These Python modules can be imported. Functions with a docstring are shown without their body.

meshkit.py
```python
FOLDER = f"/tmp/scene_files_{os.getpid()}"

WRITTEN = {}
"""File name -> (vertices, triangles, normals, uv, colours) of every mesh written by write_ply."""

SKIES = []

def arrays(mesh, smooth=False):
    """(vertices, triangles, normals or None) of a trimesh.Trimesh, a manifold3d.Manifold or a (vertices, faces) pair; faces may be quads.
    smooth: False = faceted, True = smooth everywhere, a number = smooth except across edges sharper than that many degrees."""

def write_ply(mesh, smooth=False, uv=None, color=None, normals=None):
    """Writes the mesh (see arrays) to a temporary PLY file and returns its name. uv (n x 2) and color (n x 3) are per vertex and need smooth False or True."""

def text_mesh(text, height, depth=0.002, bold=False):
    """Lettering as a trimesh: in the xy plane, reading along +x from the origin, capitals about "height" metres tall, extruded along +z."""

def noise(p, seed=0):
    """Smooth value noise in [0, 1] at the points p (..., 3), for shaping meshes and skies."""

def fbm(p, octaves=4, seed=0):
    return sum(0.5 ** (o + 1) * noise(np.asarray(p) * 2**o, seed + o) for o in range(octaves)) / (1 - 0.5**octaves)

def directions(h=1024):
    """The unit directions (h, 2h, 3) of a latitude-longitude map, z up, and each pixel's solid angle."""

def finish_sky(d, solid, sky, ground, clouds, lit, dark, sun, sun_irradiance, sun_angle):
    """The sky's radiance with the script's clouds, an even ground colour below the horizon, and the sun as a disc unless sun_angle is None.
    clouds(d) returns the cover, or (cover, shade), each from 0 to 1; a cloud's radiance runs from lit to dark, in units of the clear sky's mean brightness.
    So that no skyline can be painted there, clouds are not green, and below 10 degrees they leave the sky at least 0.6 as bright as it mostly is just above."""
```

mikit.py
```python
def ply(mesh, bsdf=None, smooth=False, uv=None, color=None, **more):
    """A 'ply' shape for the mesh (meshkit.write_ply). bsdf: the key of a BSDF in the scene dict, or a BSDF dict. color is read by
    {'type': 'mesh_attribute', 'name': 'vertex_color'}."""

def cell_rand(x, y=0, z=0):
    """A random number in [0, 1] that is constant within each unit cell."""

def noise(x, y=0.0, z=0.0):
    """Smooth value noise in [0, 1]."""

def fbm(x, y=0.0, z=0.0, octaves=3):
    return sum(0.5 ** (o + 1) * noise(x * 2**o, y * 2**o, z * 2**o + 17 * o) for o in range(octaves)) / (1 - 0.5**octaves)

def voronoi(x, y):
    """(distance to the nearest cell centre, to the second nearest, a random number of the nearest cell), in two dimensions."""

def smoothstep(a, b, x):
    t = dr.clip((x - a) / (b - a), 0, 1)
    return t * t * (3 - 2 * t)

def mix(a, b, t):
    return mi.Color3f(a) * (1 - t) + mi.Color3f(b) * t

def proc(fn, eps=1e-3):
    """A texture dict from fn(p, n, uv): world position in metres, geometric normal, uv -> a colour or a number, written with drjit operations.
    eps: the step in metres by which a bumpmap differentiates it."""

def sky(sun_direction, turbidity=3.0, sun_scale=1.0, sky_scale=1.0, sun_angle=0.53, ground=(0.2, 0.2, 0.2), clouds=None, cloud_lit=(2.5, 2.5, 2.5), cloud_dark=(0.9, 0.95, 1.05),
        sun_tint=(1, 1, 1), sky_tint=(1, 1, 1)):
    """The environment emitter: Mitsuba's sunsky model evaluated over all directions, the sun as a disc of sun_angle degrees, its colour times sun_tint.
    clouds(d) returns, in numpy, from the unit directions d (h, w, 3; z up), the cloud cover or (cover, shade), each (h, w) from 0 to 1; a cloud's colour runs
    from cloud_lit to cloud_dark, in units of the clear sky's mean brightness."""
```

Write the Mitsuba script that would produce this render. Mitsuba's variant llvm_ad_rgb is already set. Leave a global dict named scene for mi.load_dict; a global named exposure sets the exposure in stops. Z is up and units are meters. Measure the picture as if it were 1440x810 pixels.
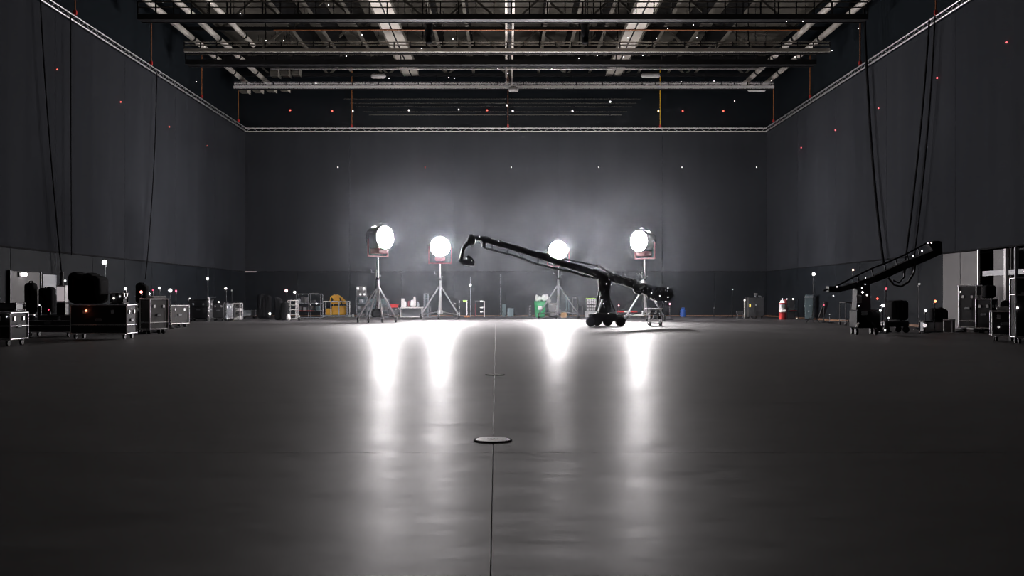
import math, random
import numpy as np, trimesh, drjit as dr, mitsuba as mi, mikit
from mikit import ply, proc, noise, fbm, smoothstep, mix
from trimesh.util import concatenate as cat
T = mi.ScalarTransform4f
random.seed(5)
rng = np.random.default_rng(5)
scene, labels, place = {}, {}, {}

# ------------------------------------------------------------------ camera, light, exposure
CAM_H, F, VX, HY = 0.9, 1400.0, 713.0, 420.0
scene['camera'] = {
    'type': 'perspective', 'fov': math.degrees(2 * math.atan(720 / F)), 'fov_axis': 'x', 'near_clip': 0.05, 'far_clip': 300.0,
    'to_world': T().look_at(origin=[0, 0, CAM_H], target=[0, 1, CAM_H], up=[0, 0, 1]),
    'principal_point_offset_x': (720 - VX) / 1440, 'principal_point_offset_y': (405 - HY) / 810}
exposure = 4.0
DIM = 2.0 ** -exposure   # every emission below is written for exposure 0
WIDE, ROUGH = 0.80, 0.63
LAMP = 600.0            # radiance of a film lamp's lens
VENT_FILL = 660.0            # light added at a lamp's vents to brighten far wall and roof
scene['haze_air'] = {'type': 'homogeneous', 'sigma_t': 0.0037, 'albedo': {'type': 'rgb', 'value': [0.87, 0.92, 1.0]},
                     'phase': {'type': 'hg', 'g': 0.93}}


# ------------------------------------------------------------------ helpers
def X(px, Y): return (px - VX) * Y / F
def Z(py, Y): return CAM_H + (HY - py) * Y / F
def depth(py): return CAM_H * F / (py - HY)          # distance of a floor point seen at that row


def numbered(name, taken):
    if name not in taken: return name
    k = 1
    while f'{name}_{k:03d}' in taken: k += 1
    return f'{name}_{k:03d}'


def thing(name, label, cat_, loc=(0, 0, 0), rotz=0.0, group=None, kind=None):
    key = numbered(name, labels)
    labels[key] = {'label': label, 'category': cat_}
    if group: labels[key]['group'] = group
    if kind: labels[key]['kind'] = kind
    place[key] = T().translate(list(map(float, loc))).rotate([0, 0, 1], math.degrees(rotz))
    return key


def struct(name):
    labels[name] = {'label': STRUCT[name], 'kind': 'structure'}
    place[name] = T()
    return name


taken_parts = set()
def part(parent, name, mesh, bsdf, label=None, smooth=False, emit=None, at=None, weight=None, kind=None):
    root = parent.split('__')[0]
    key = numbered(f'{parent}__{name}', scene)
    d = dict(mesh) if isinstance(mesh, dict) else ply(mesh, bsdf, smooth)
    m = place[root]
    if at is not None: m = m @ T().translate(list(map(float, at)))
    d['to_world'] = m
    if emit is not None:
        d['emitter'] = {'type': 'area', 'radiance': {'type': 'rgb', 'value': [float(c) * DIM for c in emit]}, 'sampling_weight': float(0.0 if weight is None else weight)}
    scene[key] = d
    if label or kind:
        labels[key] = {}
        if label: labels[key]['label'] = label
        if kind: labels[key]['kind'] = kind
    return key


def solo(name, mesh, bsdf, label, cat_, loc=(0, 0, 0), rotz=0.0, group=None, kind=None, smooth=False, emit=None, weight=None):
    key = thing(name, label, cat_, loc, rotz, group, kind)
    d = ply(mesh, bsdf, smooth)
    d['to_world'] = place[key]
    if emit is not None:
        d['emitter'] = {'type': 'area', 'radiance': {'type': 'rgb', 'value': [float(c) * DIM for c in emit]}, 'sampling_weight': float(0.0 if weight is None else weight)}
    scene[key] = d
    return key


def box(x0, x1, y0, y1, z0, z1):
    m = trimesh.creation.box((x1 - x0, y1 - y0, z1 - z0))
    m.apply_translation(((x0 + x1) / 2, (y0 + y1) / 2, (z0 + z1) / 2))
    return m


def cbox(x0, x1, y0, y1, z0, z1, c=0.01):
    """A box with chamfered edges."""
    p = []
    for sx, sy, sz in np.ndindex(2, 2, 2):
        q = np.array([(x0, x1)[sx], (y0, y1)[sy], (z0, z1)[sz]], float)
        d = np.array([c if not s else -c for s in (sx, sy, sz)])
        for k in range(3):
            e = d.copy(); e[k] = 0
            p.append(q + e)
    return trimesh.convex.convex_hull(np.array(p))


def hull(pts): return trimesh.convex.convex_hull(np.array(pts, float))


def rod(p, q, r, n=8):
    p, q = np.array(p, float), np.array(q, float)
    return trimesh.creation.cylinder(r, segment=[p, q], sections=n)


def bar(p, q, w, h):
    """A square bar from p to q: w across (level), h deep."""
    p, q = np.array(p, float), np.array(q, float)
    d = (q - p) / np.linalg.norm(q - p)
    s = np.cross(d, [0, 0, 1]) if abs(d[2]) < 0.98 else np.array([1.0, 0, 0])
    s /= np.linalg.norm(s)
    u = np.cross(s, d)
    return hull([e + a * s * w / 2 + b * u * h / 2 for e in (p, q) for a in (-1, 1) for b in (-1, 1)])


def tube(pts, r, n=6):
    pts = np.array(pts, float)
    t = np.gradient(pts, axis=0)
    t /= np.linalg.norm(t, axis=1, keepdims=True)
    ref = np.array([0, 0, 1.0]) if abs(t[:, 2]).mean() < 0.7 else np.array([0, 1.0, 0])
    a = np.cross(t, ref); a /= np.linalg.norm(a, axis=1, keepdims=True)
    b = np.cross(t, a)
    ang = np.arange(n) * 2 * math.pi / n
    v = (pts[:, None] + r * (np.cos(ang)[None, :, None] * a[:, None] + np.sin(ang)[None, :, None] * b[:, None])).reshape(-1, 3)
    f = []
    for i in range(len(pts) - 1):
        for j in range(n):
            k = (j + 1) % n
            f += [[i * n + j, (i + 1) * n + j, (i + 1) * n + k], [i * n + j, (i + 1) * n + k, i * n + k]]
    for j in range(1, n - 1):
        f += [[0, j, j + 1], [(len(pts) - 1) * n, (len(pts) - 1) * n + j + 1, (len(pts) - 1) * n + j]]
    m = trimesh.Trimesh(v, f, process=False)
    m.fix_normals()
    return m


def ball(p, r, sub=2):
    m = trimesh.creation.icosphere(sub, r); m.apply_translation(p); return m


def lathe(profile, n=24, at=(0, 0, 0)):
    m = trimesh.creation.revolve(np.array(profile, float), sections=n)
    m.apply_translation(at); return m


def turned(m, axis, deg, at=(0, 0, 0)):
    m = m.copy()
    m.apply_transform(trimesh.transformations.rotation_matrix(math.radians(deg), axis))
    m.apply_translation(at)
    return m


# ------------------------------------------------------------------ materials
def pr(rgb, rough=0.5, metal=0.0, spec=0.5, **k):
    return {'type': 'twosided', 'b': {'type': 'principled', 'base_color': {'type': 'rgb', 'value': list(rgb)}, 'roughness': rough, 'metallic': metal, 'specular': spec, **k}}


def floor_rough(p, n, uv):
    a = fbm(p.x * 0.35, p.y * 0.9, 0, 4)
    b = fbm(p.x * 3.1 + 9, p.y * 5.3, 2, 3)
    return 0.31 + 0.05 * (a - 0.5) + 0.05 * (b - 0.5)


def floor_color(p, n, uv):
    a = fbm(p.x * 0.25 + 3, p.y * 0.6, 5, 4)
    b = fbm(p.x * 6, p.y * 9, 1, 3)
    return mix([0.036, 0.032, 0.033], [0.056, 0.05, 0.051], a * 0.8 + b * 0.2)


def floor_bump(p, n, uv):
    return fbm(p.x * 0.9, p.y * 0.9, 3, 3) * 0.7 + fbm(p.x * 3.5, p.y * 5, 7, 3) * 0.14


FLOOR = {'type': 'principled', 'base_color': proc(floor_color), 'eta': 2.0}
scene['floor_mat'] = {'type': 'bumpmap', 't': proc(floor_bump, 0.02), 'scale': 0.02, 'm': {'type': 'blendbsdf', 'weight': WIDE,
    'a': {'type': 'blendbsdf', 'weight': 0.60, 'a': {**FLOOR, 'roughness': proc(floor_rough)}, 'b': {**FLOOR, 'roughness': 0.43}},
    'b': {**FLOOR, 'roughness': ROUGH}}}
scene['drape'] = {'type': 'twosided', 'b': {'type': 'principled', 'base_color': proc(lambda p, n, uv: mix([0.028, 0.030, 0.035], [0.036, 0.038, 0.043], fbm(p.x * 1.3, p.y * 1.3, p.z * 0.12, 3))), 'roughness': 1.0, 'specular': 0.0}}
scene['lower_panel'] = pr((0.012, 0.0145, 0.018), 0.7, spec=0.08)
scene['black_wall'] = pr((0.012, 0.015, 0.018), 0.9, spec=0.0)
scene['joint_fill'] = pr((0.03, 0.028, 0.028), 0.9)
scene['brown_trim'] = pr((0.22, 0.11, 0.06), 0.6)
scene['roof_steel'] = pr((0.145, 0.135, 0.115), 0.7, spec=0.2)
scene['dark_steel'] = pr((0.012, 0.012, 0.013), 0.5)
scene['pale_steel'] = pr((0.60, 0.56, 0.50), 0.45, 0.2)
scene['alu'] = pr((0.86, 0.84, 0.85), 0.36, 0.85)
scene['chrome'] = pr((0.82, 0.80, 0.81), 0.25, 0.95)
scene['black_paint'] = pr((0.012, 0.013, 0.015), 0.35)
scene['black_cloth'] = pr((0.010, 0.010, 0.011), 0.95, spec=0.1)
scene['rubber'] = pr((0.012, 0.012, 0.012), 0.6)
scene['case_panel'] = pr((0.06, 0.06, 0.063), 0.65, spec=0.12)
scene['black_matte'] = pr((0.012, 0.012, 0.014), 0.65, spec=0.15)
scene['grey_panel'] = pr((0.13, 0.125, 0.125), 0.6, spec=0.2)
scene['grey_paint'] = pr((0.25, 0.26, 0.28), 0.5)
scene['white_paint'] = pr((0.72, 0.70, 0.69), 0.5)
scene['maroon'] = pr((0.22, 0.035, 0.045), 0.4)
scene['orange'] = pr((0.36, 0.12, 0.035), 0.5)
scene['yellow'] = pr((0.85, 0.45, 0.03), 0.5)
scene['green'] = pr((0.02, 0.30, 0.10), 0.45)
scene['blue'] = pr((0.02, 0.10, 0.42), 0.45)
scene['red'] = pr((0.62, 0.04, 0.04), 0.45)
scene['teal_grey'] = pr((0.10, 0.14, 0.15), 0.5)
scene['tan'] = pr((0.72, 0.46, 0.22), 0.6)
scene['lime'] = pr((0.45, 0.75, 0.12), 0.5)
WHITE, RED, AMBER, COOL = (5.0, 4.9, 4.8), (6.0, 0.35, 0.25), (6.0, 4.0, 1.6), (4.6, 5.0, 4.6)


def dot(parent, pos, r=0.03, rgb=WHITE, name='glow_dot'):  # glowing ball, used for indicator lights and for glints on metal
    return part(parent, name, ball(pos, r * 0.82, 1), 'black_paint', emit=rgb)


def at_px(x0, Y0):
    """A floor spot seen at column x0 at distance Y0, and the map from pixels on the upright plane there to metres from it."""
    def P(px, py, dy=0.0):
        return np.array([X(px, Y0) - X(x0, Y0), dy, Z(py, Y0)])
    return (X(x0, Y0), Y0, 0.0), P


# ------------------------------------------------------------------ the setting
STRUCT = {
    'floor': 'smooth grey concrete stage floor in large slabs with long streaks of reflected lamplight',
    'wall_back': 'far end wall with pale grey fabric above a dark panelled lower band',
    'wall_left': 'long wall at left with grey fabric above dark lower panels',
    'wall_right': 'long wall at right with grey fabric above dark lower panels and an open bay',
    'ceiling': 'dark steel roof deck high above the rigging',
    'trim_1': 'brown wooden skirting strip along the foot of the far end wall',
    'trim_2': 'brown wooden skirting strip along the foot of the long wall at right'}
XL, XR, YB, TOP, BAND, ROOF = -13.25, 13.15, 50.4, 9.36, 2.27, 13.7

fl = struct('floor')
part(fl, 'base', box(-14.2, 14.2, -3, 51.5, -0.30, -0.12), 'joint_fill')
JY = [-3, 1.2, 5.82, 8.63, 14.2, 19.6, 25.0, 30.4, 35.8, 41.2, 46.6, 51.5]
def jx(y): return -0.0178 - 0.011 * y
for k in range(len(JY) - 1):
    y0, y1 = JY[k] + 0.0015, JY[k + 1] - 0.0015
    for side in (-1, 1):
        g = 0.0014 * side
        a = [(jx(y0) + g, y0), (jx(y1) + g, y1)]
        b = [(14.2 * side, y0), (14.2 * side, y1)]
        pts = [(x, y, z) for (x, y) in a + b for z in (-0.12, -0.0015)] + [(x + (0.0015 * side if (x, y) in a else 0.0), y + (0.001 if y == y0 else -0.001), 0.0) for (x, y) in a + b]
        part(fl, 'slab', hull(pts), 'floor_mat')


def wavy(length, thick, amp, seed):
    r = np.random.default_rng(seed)
    n = max(8, int(length * 7))
    t = np.linspace(0, length, n)
    o = amp * (np.sin(t * 5.1 + r.uniform(0, 6)) + 0.6 * np.sin(t * 9.7 + r.uniform(0, 6))) * np.minimum(1, np.minimum(t, length - t) / 0.3)
    return np.column_stack([np.r_[t, t[::-1]], np.r_[o, o[::-1] + thick]])


from shapely.geometry import Polygon
def drape_panel(length, z0, z1, seed):
    m = trimesh.creation.extrude_polygon(Polygon(wavy(length, 0.06, 0.006, seed)), z1 - z0, engine='earcut')
    m.apply_translation((0, 0, z0))
    return m


def wall_run(key, x, sgn, skip):
    """One long wall: hanging fabric, lower panels, the building's black wall behind them."""
    y, k = -2.6, 0
    while y < YB - 0.5:
        L = min(5.3, YB - y)
        m = drape_panel(L - 0.012, BAND, TOP - 0.05, int(90 + k + 40 * (sgn > 0)))
        m.apply_transform(trimesh.transformations.rotation_matrix(math.radians(90), [0, 0, 1]))   # runs along +y, thickness to -x
        if sgn > 0: m.apply_translation((0.06, 0, 0))
        m.apply_translation((x, y, 0))
        part(key, 'fabric_panel', m, 'drape')
        y += L; k += 1
    y = -2.6
    while y < YB - 0.2:
        L = min(2.65, YB - y)
        if not (skip and y + L > skip[0] and y < skip[1]):
            part(key, 'lower_panel', cbox(min(x, x + 0.05 * sgn), max(x, x + 0.05 * sgn), y + 0.006, y + L - 0.006, 0.02, BAND - 0.02, 0.006), 'lower_panel')
        y += L
    part(key, 'ledge', box(min(x - 0.03 * sgn, x + 0.06 * sgn), max(x - 0.03 * sgn, x + 0.06 * sgn), -2.6, YB, BAND - 0.02, BAND + 0.02), 'black_cloth')
    part(key, 'upper_wall', box(min(x + 0.45 * sgn, x + 0.65 * sgn), max(x + 0.45 * sgn, x + 0.65 * sgn), -3, 51.4, 0, ROOF), 'black_wall')


wl = struct('wall_left'); wall_run(wl, XL, -1, None)
wr = struct('wall_right'); wall_run(wr, XR, 1, (24.0, 29.9))
wb = struct('wall_back')
for k in range(5):
    L = (XR - XL) / 5
    m = drape_panel(L - 0.012, BAND, TOP - 0.05, 200 + k)
    m.apply_translation((XL + k * L, YB, 0)); part(wb, 'fabric_panel', m, 'drape')
for k in range(10):
    L = (XR - XL) / 10
    part(wb, 'lower_panel', cbox(XL + k * L + 0.006, XL + (k + 1) * L - 0.006, YB, YB + 0.05, 0.02, BAND - 0.02, 0.006), 'lower_panel')
part(wb, 'ledge', box(XL, XR, YB - 0.03, YB + 0.06, BAND - 0.02, BAND + 0.02), 'black_cloth')
part(wb, 'upper_wall', box(-13.9, 13.8, 50.9, 51.1, 0, ROOF), 'black_wall')
part(wb, 'near_wall', box(-13.9, 13.8, -3.2, -3.0, 0, ROOF), 'black_wall')
t = struct('trim_1'); part(t, 'strip', cbox(XL, XR, YB - 0.04, YB - 0.002, 0, 0.07, 0.006), 'brown_trim')
t = struct('trim_2'); part(t, 'strip', cbox(XR - 0.04, XR - 0.002, 30.0, YB - 0.05, 0, 0.07, 0.006), 'brown_trim')
ce = struct('ceiling')
for k in range(9):
    y0 = 2 + k * 5.5
    part(ce, 'deck_panel', box(-13.9, 13.8, y0, y0 + 5.49, ROOF, ROOF + 0.1), 'roof_steel')

# the open bay of the wall at right: pale panel, post, dark recess, second pale panel and a white pillar
part(wr, 'pale_panel', cbox(XR - 0.02, XR + 0.03, 28.86, 30.0, 0.02, BAND - 0.03, 0.008), 'grey_panel', 'light grey metal panel of the bay')
part(wr, 'pale_panel', cbox(XR - 0.02, XR + 0.03, 27.72, 28.84, 0.02, BAND - 0.03, 0.008), 'grey_panel', 'light grey metal panel of the bay')
part(wr, 'lower_panel', cbox(XR, XR + 0.05, 30.02, 31.84, 0.02, BAND - 0.02, 0.006), 'lower_panel')
part(wr, 'post', rod((XR - 0.06, 27.62, 0), (XR - 0.06, 27.62, BAND), 0.035, 12), 'alu', 'bright metal post beside the pale panels', smooth=40)
part(wr, 'recess', box(XR + 0.38, XR + 0.42, 24.0, 27.7, 0, BAND), 'case_panel')
part(wr, 'sliding_panel', cbox(XR + 0.02, XR + 0.06, 26.0, 26.95, 0.02, BAND - 0.05, 0.008), 'grey_panel', 'half-open grey sliding panel')
part(wr, 'rail', box(XR - 0.02, XR + 0.03, 25.2, 27.5, 1.52, 1.66), 'grey_paint')
part(wr, 'pillar', cbox(XR - 0.07, XR + 0.03, 26.12, 26.24, 0, BAND - 0.05, 0.015), 'white_paint', 'white pillar of the open bay')
part(wr, 'pillar', cbox(XR - 0.06, XR + 0.03, 25.62, 25.70, 0, BAND - 0.03, 0.012), 'grey_paint')

k = thing('haze', 'thin pale haze hanging around the lit lamps at the far end', 'haze', kind='stuff')
scene[k] = ply(box(XL + 0.3, XR - 0.3, 30.0, YB - 0.1, 0.01, 7.2), {'type': 'null'}, interior={'type': 'ref', 'id': 'haze_air'})  # bounded haze; its glow also stands in for lens bloom around the lamps

# ------------------------------------------------------------------ overhead: rails, rods, catwalks, beams, pipes
def lattice_rail(label, p, q, mat='alu'):
    p, q = np.array(p, float), np.array(q, float)
    L = np.linalg.norm(q - p); d = (q - p) / L
    k = thing('curtain_rail', label, 'rail')
    up = np.array([0, 0, 0.17])
    part(k, 'upper_tube', rod(p + up, q + up, 0.028, 8), mat, smooth=50)
    part(k, 'lower_tube', rod(p, q, 0.034, 8), mat, smooth=50)
    n = int(L / 0.34)
    br = [bar(p + d * (i * L / n) + (up if i % 2 else 0), p + d * ((i + 1) * L / n) + (0 if i % 2 else up), 0.018, 0.018) for i in range(n)]
    part(k, 'lacing', cat(br), mat)
    return k


lattice_rail('long silver lattice rail carrying the fabric of the far end wall', (XL, YB - 0.03, TOP), (XR, YB - 0.03, TOP), 'white_paint')
lattice_rail('silver lattice rail running above the fabric of the long wall at left', (XL + 0.06, -2, TOP), (XL + 0.06, YB - 0.1, TOP))
lattice_rail('silver lattice rail running above the fabric of the long wall at right', (XR - 0.06, -2, TOP), (XR - 0.06, YB - 0.1, TOP))

RODS = 'orange drop rods holding the curtain rails'
def drop_rod(x, y, z1, where, mat='orange'):
    k = thing('drop_rod', f'{"yellow" if mat == "yellow" else "thin rusty"} drop rod holding the {where}', 'rod', (x, y, TOP + 0.225), 0, RODS)
    part(k, 'rod', rod((0, 0, 0), (0, 0, z1 - TOP - 0.225), 0.022, 6), mat)
    part(k, 'clamp', cbox(-0.05, 0.05, -0.04, 0.04, -0.02, 0.12, 0.01), 'red')


ORD5 = ('nearest the camera', 'second from the camera', 'third from the camera', 'second from the far corner', 'nearest the far corner')
for i, y in enumerate((24.2, 30.4, 36.9, 43.0, 48.9)):
    drop_rod(XL + 0.06, y, 12.2 if y < 36 else 11.4, f'left long rail, {ORD5[i]}')
    drop_rod(XR - 0.06, y, 12.2 if y < 36 else 11.4, f'right long rail, {ORD5[i]}')
for x, w in ((-7.85, 'far rail, left of the middle one'), (0.05, 'far rail at its middle'), (7.75, 'far rail, right of the middle one')):
    drop_rod(x, YB - 0.03, 12.6, w, 'orange' if x < 5 else 'yellow')


def catwalk(label, y, z, x0, x1, mat_face, deep=0.22, wide=0.5, rail=0.45):
    k = thing('rigging_bridge', label, 'bridge', (0, y, z))
    part(k, 'beam', box(x0, x1, 0, 0.06, 0, deep), mat_face)
    part(k, 'beam', box(x0, x1, wide - 0.06, wide, 0, deep), 'dark_steel')
    part(k, 'deck', box(x0, x1, 0.07, wide - 0.07, 0.02, 0.05), 'dark_steel')
    for h in (0.55 * rail, rail):
        part(k, 'handrail', rod((x0, 0.03, deep + h), (x1, 0.03, deep + h), 0.022, 6), mat_face if mat_face != 'dark_steel' else 'roof_steel')
    n = int((x1 - x0) / 0.62)
    for i in range(n + 1):
        x = x0 + 0.02 + (x1 - x0 - 0.04) * i / n
        part(k, 'post', box(x - 0.016, x + 0.016, -0.02, 0.05, deep, deep + rail), 'dark_steel')
    for i in range(4):
        x = x0 + (x1 - x0) * (i + 0.5) / 4
        part(k, 'hanger', rod((x, wide / 2, deep), (x, wide / 2, ROOF - z), 0.02, 6), 'dark_steel')
    return k


catwalk('black rigging bridge nearest the camera, crossing under the roof', 35.0, 10.72, -13.0, 12.7, 'dark_steel', 0.2, 0.5, 0.42)
catwalk('pale middle rigging bridge with a lit front face', 38.5, 10.45, -12.5, 12.5, 'pale_steel', 0.13, 0.4, 0.25)
catwalk('black rigging bridge just behind the pale middle one', 40.2, 10.36, -13.0, 12.5, 'dark_steel', 0.2, 0.5, 0.35)
catwalk('farthest rigging bridge, pale and brightly lit at its middle', 47.3, 10.9, -13.0, 12.7, 'white_paint', 0.13, 0.45, 0.16)

def long_pipe(x, z, r, label, mat='pale_steel', y0=24, y1=49.2):
    k = thing('ceiling_pipe', label, 'pipe', (x, 0, z))
    part(k, 'pipe', rod((0, y0, 0), (0, y1, 0), r, 14), mat, smooth=50)
    for y in np.arange(y0 + 1.5, y1, 3.0):
        part(k, 'collar', rod((0, y - 0.05, 0), (0, y + 0.05, 0), r * 1.25, 14), 'dark_steel')
    for y in np.arange(y0 + 3, y1, 6.0):
        part(k, 'hanger', rod((0, y, r), (0, y, ROOF - z), 0.012, 5), 'dark_steel')


long_pipe(-12.8, 11.5, 0.115, 'outermost pale round pipe under the roof along the wall at left')
long_pipe(-11.75, 11.5, 0.115, 'second pale round pipe in from the wall at left')
long_pipe(-10.7, 11.6, 0.10, 'third pale round pipe in from the wall at left', y1=42)
long_pipe(12.75, 11.5, 0.115, 'outermost pale round pipe under the roof along the wall at right')
long_pipe(11.7, 11.5, 0.115, 'second pale round pipe in from the wall at right')
for x, w in ((-4.6, 'left of the middle of the roof'), (5.1, 'right of the middle of the roof')):
    k = thing('cable_tray', f'wide pale cable tray running lengthways {w}', 'cable tray', (x, 0, 11.62))
    for s in (-1, 1):
        for y in np.arange(24, 46.5, 1.6):
            part(k, 'tray_panel', cbox(s * 0.2 - 0.17, s * 0.2 + 0.17, y, y + 1.57, 0, 0.03, 0.006), 'pale_steel')
    part(k, 'web', box(-0.025, 0.025, 24, 47.2, 0.0, 0.4), 'dark_steel')
    for s in (-1, 1):
        part(k, 'side_rail', box(s * 0.4 - 0.015, s * 0.4 + 0.015, 24, 47.2, -0.04, 0.12), 'roof_steel')
    for y in np.arange(26, 47, 4.0):
        part(k, 'hanger', rod((0, y, 0.3), (0, y, ROOF - 11.62), 0.02, 6), 'dark_steel')
k = thing('monorail_track', 'twin pale hoist track along the middle of the roof', 'track', (0.1, 0, 11.4))
for s in (-1, 1):
    part(k, 'track', box(s * 0.13 - 0.045, s * 0.13 + 0.045, 24, 49.5, 0, 0.05), 'pale_steel')
part(k, 'web', box(-0.05, 0.05, 24, 49.5, 0.03, 0.4), 'dark_steel')
for y in np.arange(26, 49, 4.0): part(k, 'hanger', rod((0, y, 0.38), (0, y, ROOF - 11.4), 0.02, 6), 'dark_steel')

for i, y in enumerate((36.4, 41.8, 46.9, 50.4)):
    k = thing('roof_truss', f'dark steel roof truss spanning the hall, {("nearest", "second", "third", "farthest")[i]} of four', 'truss', (0, y, 0))
    part(k, 'top_chord', box(-13.7, 13.6, -0.08, 0.08, ROOF - 0.18, ROOF - 0.02), 'dark_steel')
    part(k, 'bottom_chord', box(-13.7, 13.6, -0.08, 0.08, 12.15, 12.3), 'dark_steel')
    for j in range(18):
        x0 = -13.5 + j * 1.5
        part(k, 'diagonal', bar((x0, 0, 12.25 if j % 2 else ROOF - 0.1), (x0 + 1.5, 0, ROOF - 0.1 if j % 2 else 12.25), 0.09, 0.09), 'roof_steel')
for i, x in enumerate((-9.2, -7.9, -6.4, -3.1, -1.7, 1.6, 2.9, 4.2, 6.7, 8.2, 9.6)):
    k = thing('roof_joist', f'slim lengthways roof joist, {("first second third fourth fifth sixth seventh eighth ninth tenth eleventh".split())[i]} from the wall at left', 'joist', (x, 0, 12.4), 0, 'lengthways roof joists')
    part(k, 'flange', box(-0.07, 0.07, 24, 50.8, 0, 0.03), 'roof_steel')
    part(k, 'web', box(-0.015, 0.015, 24, 50.8, 0.03, ROOF - 12.42), 'dark_steel')

def cross_pipe(label, py, Y, x0, x1, r, mat):
    k = thing('cross_pipe', label, 'pipe', (0, Y, Z(py, Y)))
    part(k, 'pipe', rod((X(x0, Y), 0, 0), (X(x1, Y), 0, 0), r, 8), mat, smooth=50)
    for f in (0.04, 0.35, 0.65, 0.96):
        x = X(x0 + (x1 - x0) * f, Y)
        part(k, 'hanger', rod((x, 0, 0), (x, 0, ROOF - Z(py, Y)), 0.01, 5), 'dark_steel')


cross_pipe('thin rusty pipe crossing the hall between the first two bridges', 42, 37.4, 385, 1125, 0.024, 'orange')
cross_pipe('thin silver pipe under the pale middle bridge', 87, 43.2, 400, 1090, 0.014, 'alu')
cross_pipe('silver pipe crossing between the middle and farthest bridges', 97, 44.4, 380, 1075, 0.026, 'alu')
for i, py in enumerate((139, 145, 150, 157, 161.5)):
    Y = 50.1
    k = thing('wall_conduit', f'thin level conduit on the black upper end wall, {("top", "second", "middle", "fourth", "lowest")[i]} of five', 'conduit', (0, 50.85, Z(py, 50.85)), 0, 'conduits on the upper end wall')
    part(k, 'conduit', rod((X(480 + 9 * i, Y), 0, 0), (X(905 - 7 * i, Y), 0, 0), 0.012 if i < 4 else 0.022, 6), 'roof_steel')
    for x in (500, 713, 860): part(k, 'bracket', cbox(X(x, Y) - 0.03, X(x, Y) + 0.03, -0.03, 0.05, -0.03, 0.03, 0.006), 'dark_steel')

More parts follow.
